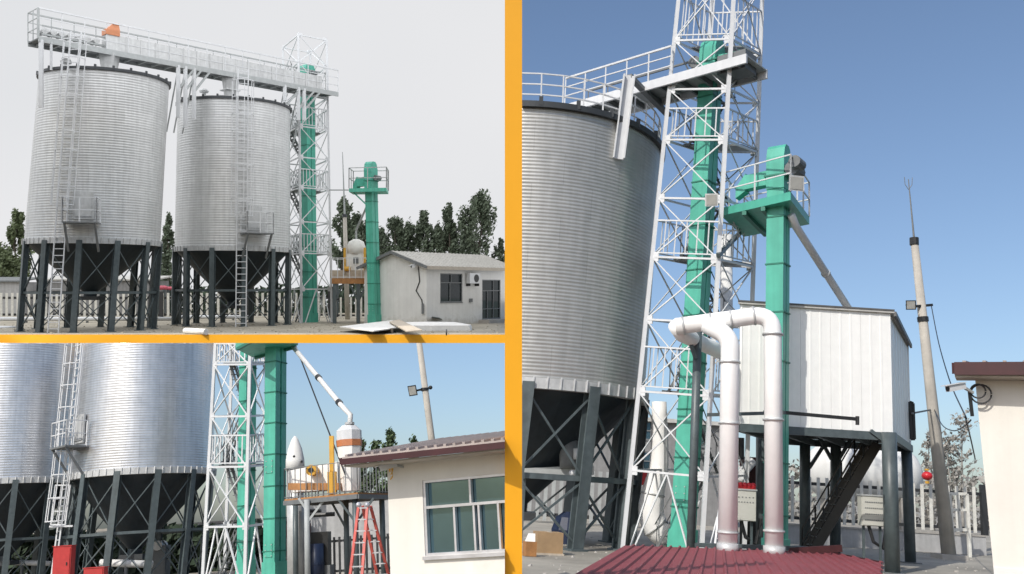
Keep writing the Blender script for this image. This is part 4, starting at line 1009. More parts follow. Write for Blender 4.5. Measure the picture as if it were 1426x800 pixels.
MB().bar(R0_[0] - e * .03, R0_[3] - e * .03, .04, .10).part('barge_board', 'fascia_red', ro)
sf = [cA - e * .48 + n * (lo - .02), cA + e * (W_ + 3) + n * (lo - .02), cA + e * (W_ + 3) + n * .003, cA - e * .48 + n * .003]
MB().hexa([v + Z * (zo + .02) for v in sf], [v + Z * (zo + .05) for v in sf]).part('soffit', 'soffit', ro)
ux = lambda x, y: ((pl.hit(x, y, cA, n) - cA).dot(e) - wr[0]) / (wr[1] - wr[0])
window(hs, cA, e, n, wr, .045, ((ux(653.5, 690), .635, 1), (ux(632, 735), 0, .635), (ux(659.5, 735), 0, .635), (ux(666.5, 735), 0, .635), (ux(694, 735), 0, .635)), (.635,), 'aluminium')
g2 = lambda x, y, o=.1: pl.hit(x, y, cA, n) + n * o
cctv(pl, 'white bullet camera with bracket under the lower house eave corner', pl.at(540, 650, 16.1), .6, (-.9, -.3, -.25))
t = thing(pl, 'cable_loop', 'tangle of pale wires and yellow tape hanging at the lower house corner', 'cable', pl.at(543, 655, 16.2))
for k in range(5):
    MB().path([pl.at(541 + k * 1.0, 648, 16.1), pl.at(543 + k * .8, 657 + k * 2, 16.05), pl.at(546.5 - k * .6, 664 + k, 16.08), pl.at(545 + .5 * k, 652, 16.1)], .012, 5).part('wire', 'tarp_white' if k % 2 else 'yellow_paint', t)
# pole with floodlight
p = pl.col(623, 45); q = pl.at(579, 440, 45); a_ = pl.at(601, 612, 45)
t = thing(pl, 'utility_pole', 'leaning grey concrete pole carrying a floodlight above the lower house roof', 'pole', p, 'utility poles')
MB().path([p, a_, q], [.19, .165, .135], 12).part('shaft', 'pole_concrete', t, True)
k = pl.at(591.5, 543, 45); MB().tube(k - Z * .05, k + Z * .08, .2, None, 12).part('clamp', 'black_paint', t)
MB().bar(pl.at(581, 544, 44.8), pl.at(600, 540, 45.2), .09).part('crossarm', 'black_paint', t)
MB().ball(pl.at(599.5, 540, 45.2), .1).part('end_cap', 'black_paint', t)
floodlight(pl, 'black floodlight on the leaning pole above the lower house', pl.at(575.5, 544, 44.7), .5, (-.45, -.8, -.25), arm=pl.at(582, 544, 44.8))
treeat(pl, 547, 592, 62, 34, 'leaf_mid', 'airy young tree just beyond the lower house roof corner', 21, 1100, .13, 'trees beyond the lower house', False, 'young_tree')
treeat(pl, 526, 612, 63, 26, 'leaf_mid', 'small airy tree beside the orange banded cleaner', 22, 800, .13, 'trees beyond the lower house', False, 'young_tree')
treeat(pl, 584, 606, 64, 24, 'leaf_mid', 'thin airy tree against the foot of the leaning pole', 23, 800, .13, 'trees beyond the lower house', False, 'young_tree')
treeat(pl, 508, 606, 63, 20, 'leaf_mid', 'wispy tree close behind the orange banded cleaner', 24, 600, .13, 'trees beyond the lower house', False, 'young_tree')

# loose stones
def rubble(pl, label, x0, x1, Ya, Yb, n, smin, smax, m, seed):
    rnd = random.Random(seed); mb = MB()
    for i in range(n):
        Yq = rnd.uniform(Ya, Yb); p = pl.col(rnd.uniform(x0, x1), Yq, 0.0); s = rnd.uniform(smin, smax) * rnd.random() ** 1.5 + smin * .3; a = rnd.uniform(0, 6.28); k = 6
        b = [p + V((math.cos(a + 6.283 * j / k) * s * rnd.uniform(.7, 1.2), math.sin(a + 6.283 * j / k) * s * rnd.uniform(.7, 1.2), -.005)) for j in range(k)]
        c = sum(b, V((0, 0, 0))) / k
        mb.hexa(b, [lerp(v, c, rnd.uniform(.3, .6)) + Z * s * rnd.uniform(.5, 1.0) for v in b])
    mb.solo(pl, 'rubble', label, 'rubble', m, pl.col((x0 + x1) / 2, (Ya + Yb) / 2), kind='stuff')
rubble(TL, 'loose stones and dirt clods scattered over the overcast yard', -5, 700, 67.2, 84, 700, .04, .16, 'yard_earth', 1)
rubble(RT, 'loose stones scattered on the concrete beneath the huge silo and bin', 730, 1420, 22, 44, 700, .02, .09, 'concrete', 2)
# ================================================================== yard under the deep blue sky (right of the collage)
pl = RT
G = lambda x, y, z=0.0: pl.on(x, y, z)
mb = MB().poly([pl.col(700, 5), pl.col(1560, 5), pl.col(1560, 600), pl.col(700, 600)])
mb.solo(pl, 'ground', 'dusty concrete yard beneath the elevated bin and the large silo', 'ground', 'yard', V((5, 40, 0)), kind='structure')
st_, spt, (zb, zt, rb, rt) = silo(pl, 'huge close corrugated silo with railed top, cut off by the orange divider', 36, (738, 543, 158), (746, 213, 173), -2, None,
     'galvanised_dull', 0.13, z_girt=.42, hop=.24, foot_dx=-.55, leg_w=.42, ringrail=True, seg=160)
# outlet and beam under it
p = spt(0, 0, .01); 
# walkway from silo top to tower
zk = 16.9
W0, W1 = G(786, 149, zk), G(1040, 78, zk); e = (W1 - W0); e.z = 0; Lw = e.length; e.normalize(); n = V((e.y, -e.x, 0)); wd = 1.5
wk = thing(pl, 'walkway_bridge', 'white steel walkway bridge joining the huge silo top to the tall lattice tower', 'walkway', W0)
mid = (W0 + W1) / 2; mid.z = zk
for s in (0, 1): MB().obox(mid - n * wd * s - Z * .1, e, n, Z, Lw, .09, .34).part('side_beam', 'white_paint', wk)
MB().obox(mid - n * wd * .5 + Z * .02, e, n, Z, Lw, wd - .1, .05).part('deck', 'grey_paint', wk)
cb = MB()
for i in range(10): cb.obox(lerp(W0, W1, (i + .5) / 10) - n * wd * .5 - Z * .14, n, e, Z, wd - .1, .09, .2)
cb.part('cross_beam', 'dim_grey_paint', wk)
for s in (0, 1):
    r = MB(); a, b = W0 - n * wd * s + Z * .07, lerp(W0, W1, .62) - n * wd * s + Z * .07; a.z = b.z = zk + .07
    railing(r, [a, b], 1.15, .95, (.33, .66, 1.0), .045); r.bar(a + Z * 1.15, b + Z * 1.15, .07); r.part('guard_rail', 'white_paint' if s == 0 else 'dim_grey_paint', wk)
# brackets carrying it from the silo wall
for x0, y0, x1, y1, dy in ((874, 112, 860, 222, 0),):
    p = pl.at(876, 106, 31.7); q = pl.at(861, 222, 31.9); m = MB()
    m.bar(p, q, .36, .1); m.bar(p + V((.19, -.08, 0)), q + V((.19, -.08, 0)), .05, .26); m.bar(p + V((-.19, -.08, 0)), q + V((-.19, -.08, 0)), .05, .26)
    m.part('hanger', 'white_paint', wk)
    MB().bar(p, pl.at(931, 161, p.y + 2.6), .22, .14).part('knee_brace', 'dim_grey_paint', wk)
    MB().bar(p - Z * .2, V((p.x, p.y + 2.4, zk - .2)), .14).part('knee_brace', 'dim_grey_paint', wk)

# tall lattice tower
YA, YB, YC = 32.0, 30.4, 34.0
A0, A1 = pl.col(866, YA), pl.at(949, -42, YA); B0, B1 = pl.col(976, YB), pl.at(1024, -46, YB); C0, C1 = pl.col(1036, YC), pl.at(1062, -20, YC)
D0, D1 = A0 + C0 - B0, A1 + C1 - B1
def f_of(p, q, y):
    lo, hi = 0.0, 1.0
    for _ in range(40):
        m = (lo + hi) / 2; c = pl.R @ (lerp(p, q, m) - pl.eye); v = CY + F * c.y / c.z
        if v > y: lo = m
        else: hi = m
    return lo
ts = [0.0] + [f_of(A0, A1, y) for y in (655, 545, 445, 358, 276, 195, 125, 57)] + [1.0]
tower(pl, 'tall white lattice stair tower reaching out of the picture beside the huge silo', [A0, B0, C0, D0], [A1, B1, C1, D1], ts, (2, 4, 6, 8), .135, .052, bal=6)
p = pl.col(949, 32.3); q = pl.at(990, 104, 32.3)
elevator(pl, 'tall green bucket elevator running up inside the lattice tower beside the huge silo', 'green bucket elevators', p, q, math.radians(40), .62, .3, .06, 10, head=1.35, spout_side=1)
MB().obox(G(1026, 92, 17.0), e, n, Z, 1.1, .8, .7).solo(pl, 'drive_motor', 'dark drive motor beside the head of the tall tower elevator', 'motor', 'dim_grey_paint', G(1026, 92, 17.0))
# white ducts
dk = thing(pl, 'air_duct', 'pair of thick white air ducts bending down into the red ribbed roof', 'duct', pl.at(1013, 766, 27), 'white air ducts')
Yd = 27.0; R1_ = 13.0 / F * Yd
def elbow(a, c, b, r, k=7):
    u, v = (a - c).normalized(), (b - c).normalized(); out = []
    for i in range(k + 1):
        t_ = i / k; out.append(lerp(lerp(c + u * r, c, t_), lerp(c, c + v * r, t_), t_))
    return out
a, b, c_ = pl.at(1078, 772, Yd), pl.at(1076, 437, Yd), pl.at(941, 455, Yd + .7)
pts = [a] + elbow(a, b, c_, .58) + [c_]
MB().path(pts, R1_ * .95, 18).part('main_duct', 'duct_paint', dk, True)
a2, b2, c2 = pl.at(1013, 768, Yd), pl.at(1017, 470, Yd), pl.at(984, 452, Yd + .4)
MB().path([a2] + elbow(a2, b2, c2, .36) + [c2], R1_, 18).part('branch_duct', 'duct_paint', dk, True)
d1, d2 = c_, pl.at(1008, 492, Yd + 3.4)
MB().path([pl.at(941, 453, Yd + .7), pl.at(950, 466, Yd + 1.1), pl.at(985, 482, Yd + 2.4), pl.at(1012, 494, Yd + 3.6)], R1_ * .9, 16).part('back_duct', 'duct_paint', dk, True)
for pa_, pb_, ys_ in ((a, b, (466, 585, 740)), (a2, b2, (505, 590, 742))):
    for y in ys_:
        f = f_of(pa_, pb_, y); k = lerp(pa_, pb_, f); u = (pb_ - pa_).normalized()
        MB().tube(k - u * .03, k + u * .03, R1_ * 1.12, None, 18).part('joint_ring', 'zinc', dk, True)
for x, y in ((952, 454), (990, 449), (1018, 445), (1050, 440)):
    k = pl.at(x, y, Yd + .7 * (1076 - x) / 135); u = (c_ - b).normalized(); MB().tube(k - u * .03, k + u * .03, R1_ * 1.06, None, 18).part('joint_ring', 'zinc', dk, True)
for k in (a, a2): MB().tube(k - Z * .05, k + Z * .22, R1_ * 1.12, None, 18).part('floor_collar', 'zinc', dk, True)
# white curved pipe behind the tower
Yq = 34.6
pts = [pl.at(918, 560, Yq), pl.at(919, 650, Yq), pl.at(908, 690, Yq), pl.at(906, 716, Yq), pl.at(914, 740, Yq), pl.at(948, 752, Yq)]
pp = []
for i in range(len(pts) - 1):
    for k in range(4): pp.append(lerp(pts[i], pts[i + 1], k / 4))
pp.append(pts[-1])
for _ in range(2): pp = [pp[0]] + [(pp[i - 1] + pp[i] * 2 + pp[i + 1]) / 4 for i in range(1, len(pp) - 1)] + [pp[-1]]
t = thing(pl, 'air_duct', 'thick white curved duct sweeping down behind the foot of the lattice tower', 'duct', V((pts[2].x, pts[2].y, 0)), 'white air ducts')
rr = [lerp(.27, .46, min(1, i / 10)) for i in range(len(pp))]
MB().path(pp, rr, 16).part('duct_run', 'duct_paint', t, True)
for i in (8, 15): u = (pp[i + 1] - pp[i]).normalized(); MB().tube(pp[i] - u * .03, pp[i] + u * .03, rr[i] * 1.08, None, 16).part('joint_ring', 'zinc', t, True)
a = pl.col(1014, 40); b = pl.at(1011, 328, 40); t = thing(pl, 'vent_stack', 'tall pale vent stack seen through the lattice tower behind the ducts', 'chimney', a)
MB().tube(a, b, .27, None, 14).part('stack', 'plaster_grey', t, True)
for f in (.3, .5, .7, .9): k = lerp(a, b, f); MB().tube(k, k + Z * .06, .3, None, 14).part('joint_ring', 'zinc', t, True)
# dark post carrying the ducts
t = thing(pl, 'duct_support', 'dark grey steel post with triangular bracket holding up the white ducts', 'post', pl.col(961, 28.6))
a = pl.col(961, 28.6); b = pl.at(972, 462, 28.6); MB().tube(a, b, .13, None, 12).part('post', 'steel_slate', t, True)
MB().bar(b + V((-.5, 0, .02)), b + V((.25, 0, .1)), .12).part('bracket_arm', 'steel_slate', t); MB().bar(pl.at(956, 462, 28.4), pl.at(969, 500, 28.5), .1).part('bracket_brace', 'steel_slate', t)
MB().bar(pl.at(1094, 575, 28.5), pl.at(1194, 584, 28.5), .1).part('cable_arm', 'black_paint', t); 
MB().bar(pl.at(985, 578, 28.5), pl.at(1094, 575, 28.5), .1).part('cable_arm', 'steel_slate', t); MB().tube(pl.at(1194, 580, 28.5), pl.at(1194, 592, 28.5), .06).part('arm_end', 'black_paint', t)
MB().bar(pl.at(965, 759, 28.6), pl.at(1172, 766, 28.6), .16, .12).part('foot_rail', 'steel_slate', t)

# nearer elevator with platform
Ye = 29.7
p = pl.col(1080, Ye); q = pl.at(1084, 266, Ye)
_, (e1, e2, ez) = elevator(pl, 'nearer green bucket elevator with railed head platform between the ducts and the white bin', 'green bucket elevators', p, q, math.radians(38), .58, .24, .07, 7, head=1.55, spout_side=-1)
zf = pl.at(1100, 268, 28.7).z
c = [G(1004, 290, zf), G(1101, 267, zf), G(1127, 302, zf), G(1036, 320, zf)]
t = thing(pl, 'service_platform', 'green railed platform round the head of the elevator near the white bin', 'platform', c[1], 'elevator head platforms')
MB().hexa([v - Z * .28 for v in c], c).part('deck', 'green_paint', t)
for k in (.35, .62): MB().bar(lerp(c[0], c[1], k) - Z * .36, lerp(c[3], c[2], k) - Z * .36, .14).part('deck_beam', 'green_seam', t)
r = MB(); railing(r, c + c[:1], 1.25, 1.15, (.5, 1.0), .045); r.part('guard_rail', 'white_paint', t)
MB().bar(lerp(c[0], c[3], .8) - Z * .3, pl.at(1000, 356, 30.2), .13).part('knee_brace', 'steel_slate', t)
m_ = q + e1 * .75 - e2 * .1 + Z * .75; MB().tube(m_ - e2 * .45, m_ + e2 * .1, .2, None, 14).solo(pl, 'drive_motor', 'dark round drive motor on the head of the elevator near the white bin', 'motor', 'dim_grey_paint', m_)
floodlight(pl, 'silver floodlight fixed at the outer corner of the green head platform', pl.at(1108, 256, 28.5), .5, (.1, -.95, -.1), 'zinc', arm=c[1] + Z * .2)
floodlight(pl, 'small silver floodlight between the lattice tower and the green head platform', pl.at(991, 279, 29.6), .42, (-.25, -.9, -.15), 'zinc', arm=c[0] + Z * .1)
t = thing(pl, 'grain_chute', 'grey slanting chute pipe from the green head platform to the white bin roof', 'chute', pl.at(1104, 308, 29.6), 'slanting chute pipes')
MB().path([pl.at(1102, 300, 29.4), pl.at(1108, 315, 29.7), pl.at(1188, 440, 33)], .13, 12).part('pipe_run', 'pale_pipe', t, True)
k = pl.at(1150, 381, 31.4); u = (pl.at(1188, 440, 33) - pl.at(1108, 315, 29.7)).normalized(); MB().tube(k - u * .05, k + u * .05, .16, None, 12).part('clamp', 'zinc', t, True)

# white clad bin on legs
bn = thing(pl, 'elevated_bin', 'white clad box bin standing on dark round legs beside the nearer green elevator', 'grain bin', pl.col(1130, 33))
Yf = 31.0
FR, FL = pl.at(1243.5, 603, Yf), pl.col(1027, Yf); zlo, zhi = FR.z, pl.at(1240, 437, Yf).z
FR = V((FR.x, Yf, 0)); FL = V((FL.x, Yf, 0)); BR = pl.col(1268, 37.2, zlo); BR = V((BR.x, 37.2, 0)); BLk = V((FL.x + BR.x - FR.x, 37.2, 0))
ft = [FL, FR, BR, BLk]
for i in range(4):
    a, b = ft[i], ft[(i + 1) % 4]; d = (b - a); Lq = d.length; d.normalize(); nn = V((d.y, -d.x, 0)); m = MB()
    npan = max(1, round(Lq / .95))
    for k in range(npan):
        u0, u1 = Lq * k / npan + .003, Lq * (k + 1) / npan - .003
        P = lambda u, z, o: a + d * u + nn * o + Z * z
        m.hexa([P(u0, zlo, 0), P(u1, zlo, 0), P(u1, zlo, -.07), P(u0, zlo, -.07)], [P(u0, zhi, 0), P(u1, zhi, 0), P(u1, zhi, -.07), P(u0, zhi, -.07)])
        for f in (.33, .67): u = lerp(u0, u1, f); m.hexa([P(u - .03, zlo + .01, .012), P(u + .03, zlo + .01, .012), P(u + .03, zlo + .01, -.01), P(u - .03, zlo + .01, -.01)], [P(u - .03, zhi - .01, .012), P(u + .03, zhi - .01, .012), P(u + .03, zhi - .01, -.01), P(u - .03, zhi - .01, -.01)])
    m.part('clad_wall', 'clad_white', bn)
MB().hexa([v + Z * (zlo + .05) for v in [lerp(x, (FL + BR) / 2, .02) for x in ft]], [v + Z * (zhi - .03) for v in [lerp(x, (FL + BR) / 2, .02) for x in ft]]).part('lining', 'dim_grey_paint', bn)
o = [V((FL.x - .1, FL.y - .1, 0)), V((FR.x + .1, FR.y - .1, 0)), V((BR.x + .15, BR.y + .1, 0)), V((BLk.x, BLk.y + .1, 0))]
MB().hexa([v + Z * (zhi + .003) for v in o], [v + Z * (zhi + .07) for v in o]).part('roof', 'roof_sheet', bn)
MB().bar(o[1] + Z * (zhi - .02) + V((.02, 0, 0)), o[2] + Z * (zhi - .02) + V((.02, 0, 0)), .08, .16).part('roof_trim', 'clad_trim', bn)
MB().bar(o[0] + Z * (zhi + .1), o[1] + Z * (zhi + .1), .05, .05).part('roof_trim', 'clad_trim', bn)
for i in range(4): MB().bar(ft[i] + Z * (zlo - .14), ft[(i + 1) % 4] + Z * (zlo - .14), .18, .26).part('floor_beam', 'steel_slate', bn)
for k in (.25, .5, .75): MB().bar(lerp(FL, FR, k) + Z * (zlo - .15), lerp(BLk, BR, k) + Z * (zlo - .15), .14, .22).part('floor_beam', 'steel_slate', bn)
for x, Yq, xt in ((1243, 30.7, 1238), (1268, 36.6, 1262), (1121, 36.6, 1121), (1163, 36.6, 1164), (1060, 36.6, 1060), (1105, 31.3, 1104)):
    if x == 1105: continue
    a, b = pl.col(x, Yq), pl.col(xt, Yq, zlo - .02); MB().tube(a, b, .235 if Yq < 33 else .2, None, 16).part('leg', 'steel_slate', bn, True)
    MB().box(a + Z * .02, (.62, .62, .04)).part('base_plate', 'dim_grey_paint', bn)
for x0, y0, x1, y1, Yq in ((1236, 618, 1212, 600, 30.9), (1127, 652, 1158, 604, 36.5), (1158, 640, 1138, 604, 36.5), (1168, 640, 1190, 604, 36.5)):
    MB().bar(pl.at(x0, y0, Yq), pl.at(x1, y1, Yq), .12).part('knee_brace', 'steel_slate', bn)
# stair under the bin
s0, s1 = pl.at(1128, 742, 35.2), pl.at(1222, 618, 34.2); s0.z = .05
t = thing(pl, 'steel_stair', 'dark steel stair with handrails climbing under the white bin', 'stairs', s0)
off = V((0, .9, 0))
for q_ in (V((0, 0, 0)), off): MB().bar(s0 + q_, s1 + q_, .08, .34).part('stringer', 'black_paint', t)
tr = MB()
for i in range(14): k = lerp(s0, s1, (i + .5) / 14); tr.box(k + off / 2, (.26, .84, .035))
tr.part('tread', 'dim_grey_paint', t)
for q_ in (V((0, 0, 0)), off):
    h = MB()
    for f in (.5, 1.0): h.bar(s0 + q_ + Z * f, s1 + q_ + Z * f, .05)
    for i in range(6): k = lerp(s0, s1, i / 5); h.bar(k + q_, k + q_ + Z, .05)
    h.part('handrail', 'black_paint', t)
# cabinets
def cabinet(label, x0, y0, x1, y1, Yq, lamps, dots):
    p = pl.at((x0 + x1) / 2, (y0 + y1) / 2, Yq); w = (x1 - x0) * Yq / F * .98; h = (y1 - y0) * Yq / F * .98
    t = thing(pl, 'control_cabinet', label, 'control cabinet', V((p.x, p.y, 0)), 'cream control cabinets')
    MB().box(p, (w, .35, h)).part('body', 'cabinet_cream', t)
    d = MB().box(p - V((0, .19, 0)), (w * .95, .025, h * .95)).part('door', 'cabinet_cream', t)
    MB().box(p + Z * (h / 2 + .03), (w * 1.06, .45, .05)).part('rain_cover', 'grey_paint', t)
    for s in (-1, 1): MB().bar(V((p.x + s * w * .35, p.y, 0)), V((p.x + s * w * .35, p.y, p.z - h / 2)), .07).part('leg', 'steel_slate', t)
    if lamps:
        for i in range(5): MB().ball(p + V((lerp(-.4, .4, i / 4) * w, -.05, h / 2 + .16)), .1).part('warning_lamp', 'red_lantern', t)
        MB().box(p + Z * (h / 2 + .1), (w, .2, .1)).part('lamp_rail', 'red_paint', t)
    for (f, nn_) in dots:
        b = MB()
        for i in range(nn_): b.box(p + V((lerp(-.34, .34, i / (nn_ - 1)) * w, -.205, (f - .5) * h)), (w * .055, .02, h * .035))
        b.part('button_row', 'dim_grey_paint', d)
    MB().path([p + V((-.1, 0, -h / 2)), p + V((.05, 0, -h / 2 - .5)), p + V((.4, .1, -h / 2 - .7)), p + V((.55, .1, -h / 2 + .1))], .06, 8).part('cable_loop', 'rubber', t)
    return t
cabinet('cream control cabinet with red lamps on top, standing behind the white ducts', 1022, 684, 1051, 725, 30.5, True, ((.62, 6), (.78, 5)))
cabinet('cream control cabinet with rows of small buttons hanging under the white bin', 1197, 692, 1230, 732, 31.5, False, ((.8, 10), (.6, 9), (.4, 10), (.2, 9)))
# low red roof
rq = [G(870, 760, .62), G(1152, 769, .62), G(1228, 784, .62), G(1226, 826, .62), G(737, 836, .62)]
rs = thing(pl, 'low_shed', 'low shed roof of red ribbed metal sheet in front of the ducts and tower', 'shed', V((rq[0].x, rq[0].y, 0)))
MB().hexa([v - Z * .05 for v in rq], rq).part('roof', 'roof_red', rs)
dr_ = (rq[4] - rq[0]); dr_.z = 0; nr_ = 26; rbm = MB(); A_, B_ = rq[0], rq[4]
dir_ = dr_.normalized(); Lr = dr_.length
for i in range(1, 40):
    a = rq[0] + (rq[1] - rq[0]).normalized() * i * .3
    # clip the rib to the sheet outline (front and far edges)
    if (a - rq[0]).length < (rq[1] - rq[0]).length:
        s_ = a
    else:
        ex = (a - rq[0]).length - (rq[1] - rq[0]).length
        den = (rq[2] - rq[1]); cr = lambda u, v: u.x * v.y - u.y * v.x
        t_ = cr(a - rq[1], dir_) / cr(den, dir_)
        if t_ > 1: break
        s_ = rq[1] + den * t_
    cr = lambda u, v: u.x * v.y - u.y * v.x
    den = rq[3] - rq[4]; t_ = cr(s_ - rq[4], dir_) / cr(den, dir_)
    if t_ > 1:
        den = rq[3] - rq[2]; t_ = cr(s_ - rq[2], dir_) / cr(den, dir_); q_ = rq[2] + den * t_
    else: q_ = rq[4] + den * t_
    sd = V((dir_.y, -dir_.x, 0)); d_ = (q_ - s_)
    if d_.length < .1: continue
    rbm.hexa([s_ - sd * .045, s_ + sd * .045, q_ + sd * .045, q_ - sd * .045], [s_ - sd * .02 + Z * .045, s_ + sd * .02 + Z * .045, q_ + sd * .02 + Z * .045, q_ - sd * .02 + Z * .045])
rbm.part('roof_rib', 'roof_red', rs)
cen = sum(rq, V((0, 0, 0))) / 5
iq = [lerp(v, cen, .04) for v in rq]
MB().hexa([V((v.x, v.y, 0)) for v in iq], [V((v.x, v.y, .565)) for v in iq]).part('shed_wall', 'plaster_grey', rs)
for i in (1, 2): MB().bar(rq[i] - Z * .06, rq[(i + 1) % 5] - Z * .06, .04, .18).part('fascia', 'fascia_red', rs)
MB().bar(pl.at(1100, 768, 28), pl.at(1172, 764, 28), .1, .2).part('ridge_trim', 'fascia_red', rs)

# fence, tank, trees behind
zf_ = .85
a, b = pl.col(1086, 46), pl.col(1374, 46)
t = thing(pl, 'kerb_wall', 'low grey stained wall carrying the white fence behind the concrete pole', 'wall', a)
MB().hexa([a, b, b + V((0, .3, 0)), a + V((0, .3, 0))], [v + Z * zf_ for v in (a, b, b + V((0, .3, 0)), a + V((0, .3, 0)))]).part('wall', 'wall_shade', t)
MB().hexa([v + Z * zf_ + V((0, -.04, .002)) for v in (a, b)] + [v + V((0, .34, zf_ + .002)) for v in (b, a)], [v + Z * (zf_ + .08) + V((0, -.04, 0)) for v in (a, b)] + [v + V((0, .34, zf_ + .08)) for v in (b, a)]).part('coping', 'concrete', t)
fence(pl, 'white picket fence with dark rails on the low wall behind the concrete pole', 'fence', a + V((0, .1, zf_ + .08)), b + V((0, .1, zf_ + .08)), 2.25, .42, .15, 'fence_white', (.12, .86), 6, 'fence_iron')
a2 = pl.col(1340, 44); 
t = thing(pl, 'fence_gate', 'white cross barred gate panel at the end of the picket fence by the cream building', 'gate', a2)
gp = [pl.at(1322, 688, 43.5), pl.at(1346, 688, 43.5), pl.at(1349, 738, 43.5), pl.at(1326, 738, 43.5)]; m = MB()
for i in range(4): m.bar(gp[i], gp[(i + 1) % 4], .13)
m.part('frame', 'fence_white', t); m = MB(); m.bar(lerp(gp[0], gp[1], .5), lerp(gp[3], gp[2], .5), .11); m.bar(lerp(gp[0], gp[3], .45), lerp(gp[1], gp[2], .45), .11); m.part('bar', 'fence_white', t)
for i in (2, 3): MB().bar(gp[i], V((gp[i].x, gp[i].y, 0)), .14).part('post', 'fence_white', t)
c_ = pl.at(1205, 654, 52); ln = 2.9; R_ = 1.5; t = thing(pl, 'gas_tank', 'big white lying tank showing over the picket fence behind the bin legs', 'tank', V((c_.x, c_.y, 0)))
x0, x1 = pl.at(1120, 654, 52).x, pl.at(1283, 654, 52).x
prof = [(x0, .1), (x0 + .15, .6), (x0 + .5, 1.15), (x0 + 1.0, R_), (x1 - 1.0, R_), (x1 - .5, 1.15), (x1 - .15, .6), (x1, .1)]
MB().path([V((x, c_.y, c_.z - .2)) for x, r in prof], [r for x, r in prof], 28).part('vessel', 'plaster_grey', t, True)
for f in (.2, .8): k = lerp(x0, x1, f); MB().box(V((k, c_.y, (c_.z - .8) / 2)), (.5, 1.8, c_.z - .8)).part('saddle', 'concrete', t)
for f in (.35, .65): k = lerp(x0, x1, f); MB().path([V((k, c_.y, c_.z - .2)), V((k + .08, c_.y, c_.z - .2))], R_ + .02, 28).part('strap', 'zinc', t, True)
k = pl.at(1291, 663, 45.5); t = thing(pl, 'red_lantern', 'round red lantern perched on the picket fence beside the white tank', 'lantern', k)
MB().ball(k, .25, .25, .21, 16, 10).part('shade', 'red_lantern', t, True); MB().tube(k - Z * .36, k - Z * .25, .1).part('base', 'yellow_paint', t); MB().tube(k + Z * .25, k + Z * .33, .1).part('cap', 'yellow_paint', t)
fence(pl, 'pale slatted fence far behind the legs of the huge silo', 'fence', pl.col(720, 52), pl.col(868, 52), 2.9, .42, .2, 'grey_paint', (.15, .85), 6, 'fence_iron')
def hall(label, x0, x1, Yq, yt, wins):
    a, b = pl.col(x0, Yq), pl.col(x1, Yq); h = pl.at(x0, yt, Yq).z; t = thing(pl, 'workshop', label, 'building', a); e_, n_ = V((1, 0, 0)), V((0, -1, 0))
    hol = [rect(pl, *w_, a, e_, n_) for w_ in wins]
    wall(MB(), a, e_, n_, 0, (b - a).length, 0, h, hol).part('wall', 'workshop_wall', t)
    for r_ in hol: window(t, a, e_, n_, r_, .08, ((.33, 0, 1), (.66, 0, 1)), (.5,), 'dim_grey_paint')
    MB().hexa([a + V((-.3, -.4, h)), b + V((.3, -.4, h)), b + V((.3, 6, h)), a + V((-.3, 6, h))], [a + V((-.3, -.4, h + .25)), b + V((.3, -.4, h + .25)), b + V((.3, 6, h + .5)), a + V((-.3, 6, h + .5))]).part('roof', 'roof_sheet', t)
    MB().hexa([a + V((0, .3, 0)), b + V((0, .3, 0)), b + V((0, 6, 0)), a + V((0, 6, 0))], [v + Z * (h - .01) for v in (a + V((0, .3, 0)), b + V((0, .3, 0)), b + V((0, 6, 0)), a + V((0, 6, 0)))]).part('back_room', 'dim_grey_paint', t)
hall('long grey workshop with dark windows behind the lattice tower and huge silo', 700, 1010, 62, 575, [(760, 620, 800, 650), (885, 588, 918, 612), (885, 630, 918, 655), (940, 590, 990, 620)])
p = pl.col(905, 50); h = 2.2
MB().box(pl.at(908, 667, 50), (1.3, .9, .7)).solo(pl, 'red_box', 'small red bundle seen through the foot of the lattice tower', 'box', 'red_paint', pl.at(908, 667, 50))
t = thing(pl, 'tractor', 'dark red machine standing behind the control cabinet with red lamps', 'machine', pl.col(1046, 39))
k = pl.at(1050, 660, 39); MB().box(k, (.95, 1.0, 1.3)).part('body', 'fascia_red', t); MB().tube(pl.at(1031, 640, 38.4), pl.at(1031, 610, 38.4), .16, None, 10).part('exhaust', 'black_paint', t); MB().box(V((k.x, k.y, 1.0)), (.9, .9, 2.0)).part('chassis', 'black_paint', t)
MB().path([pl.at(1028, 676, 38.2), pl.at(1036, 656, 38.2), pl.at(1048, 642, 38.3)], .2, 10).part('intake', 'duct_paint', t, True)
a, b = pl.col(992, 28.9), pl.at(1004, 690, 29.6); c = pl.col(1008, 28.9); d = pl.at(1017, 690, 29.6)
t = thing(pl, 'ladder', 'white ladder leaning at the foot of the tall lattice tower beside the ducts', 'ladder', a)
for p_, q_ in ((a, b), (c, d)): MB().bar(p_, q_, .06, .04).part('rail', 'white_paint', t)
for i in range(9): MB().bar(lerp(a, b, (i + .6) / 9.2), lerp(c, d, (i + .6) / 9.2), .08, .03).part('rung', 'white_paint', t)
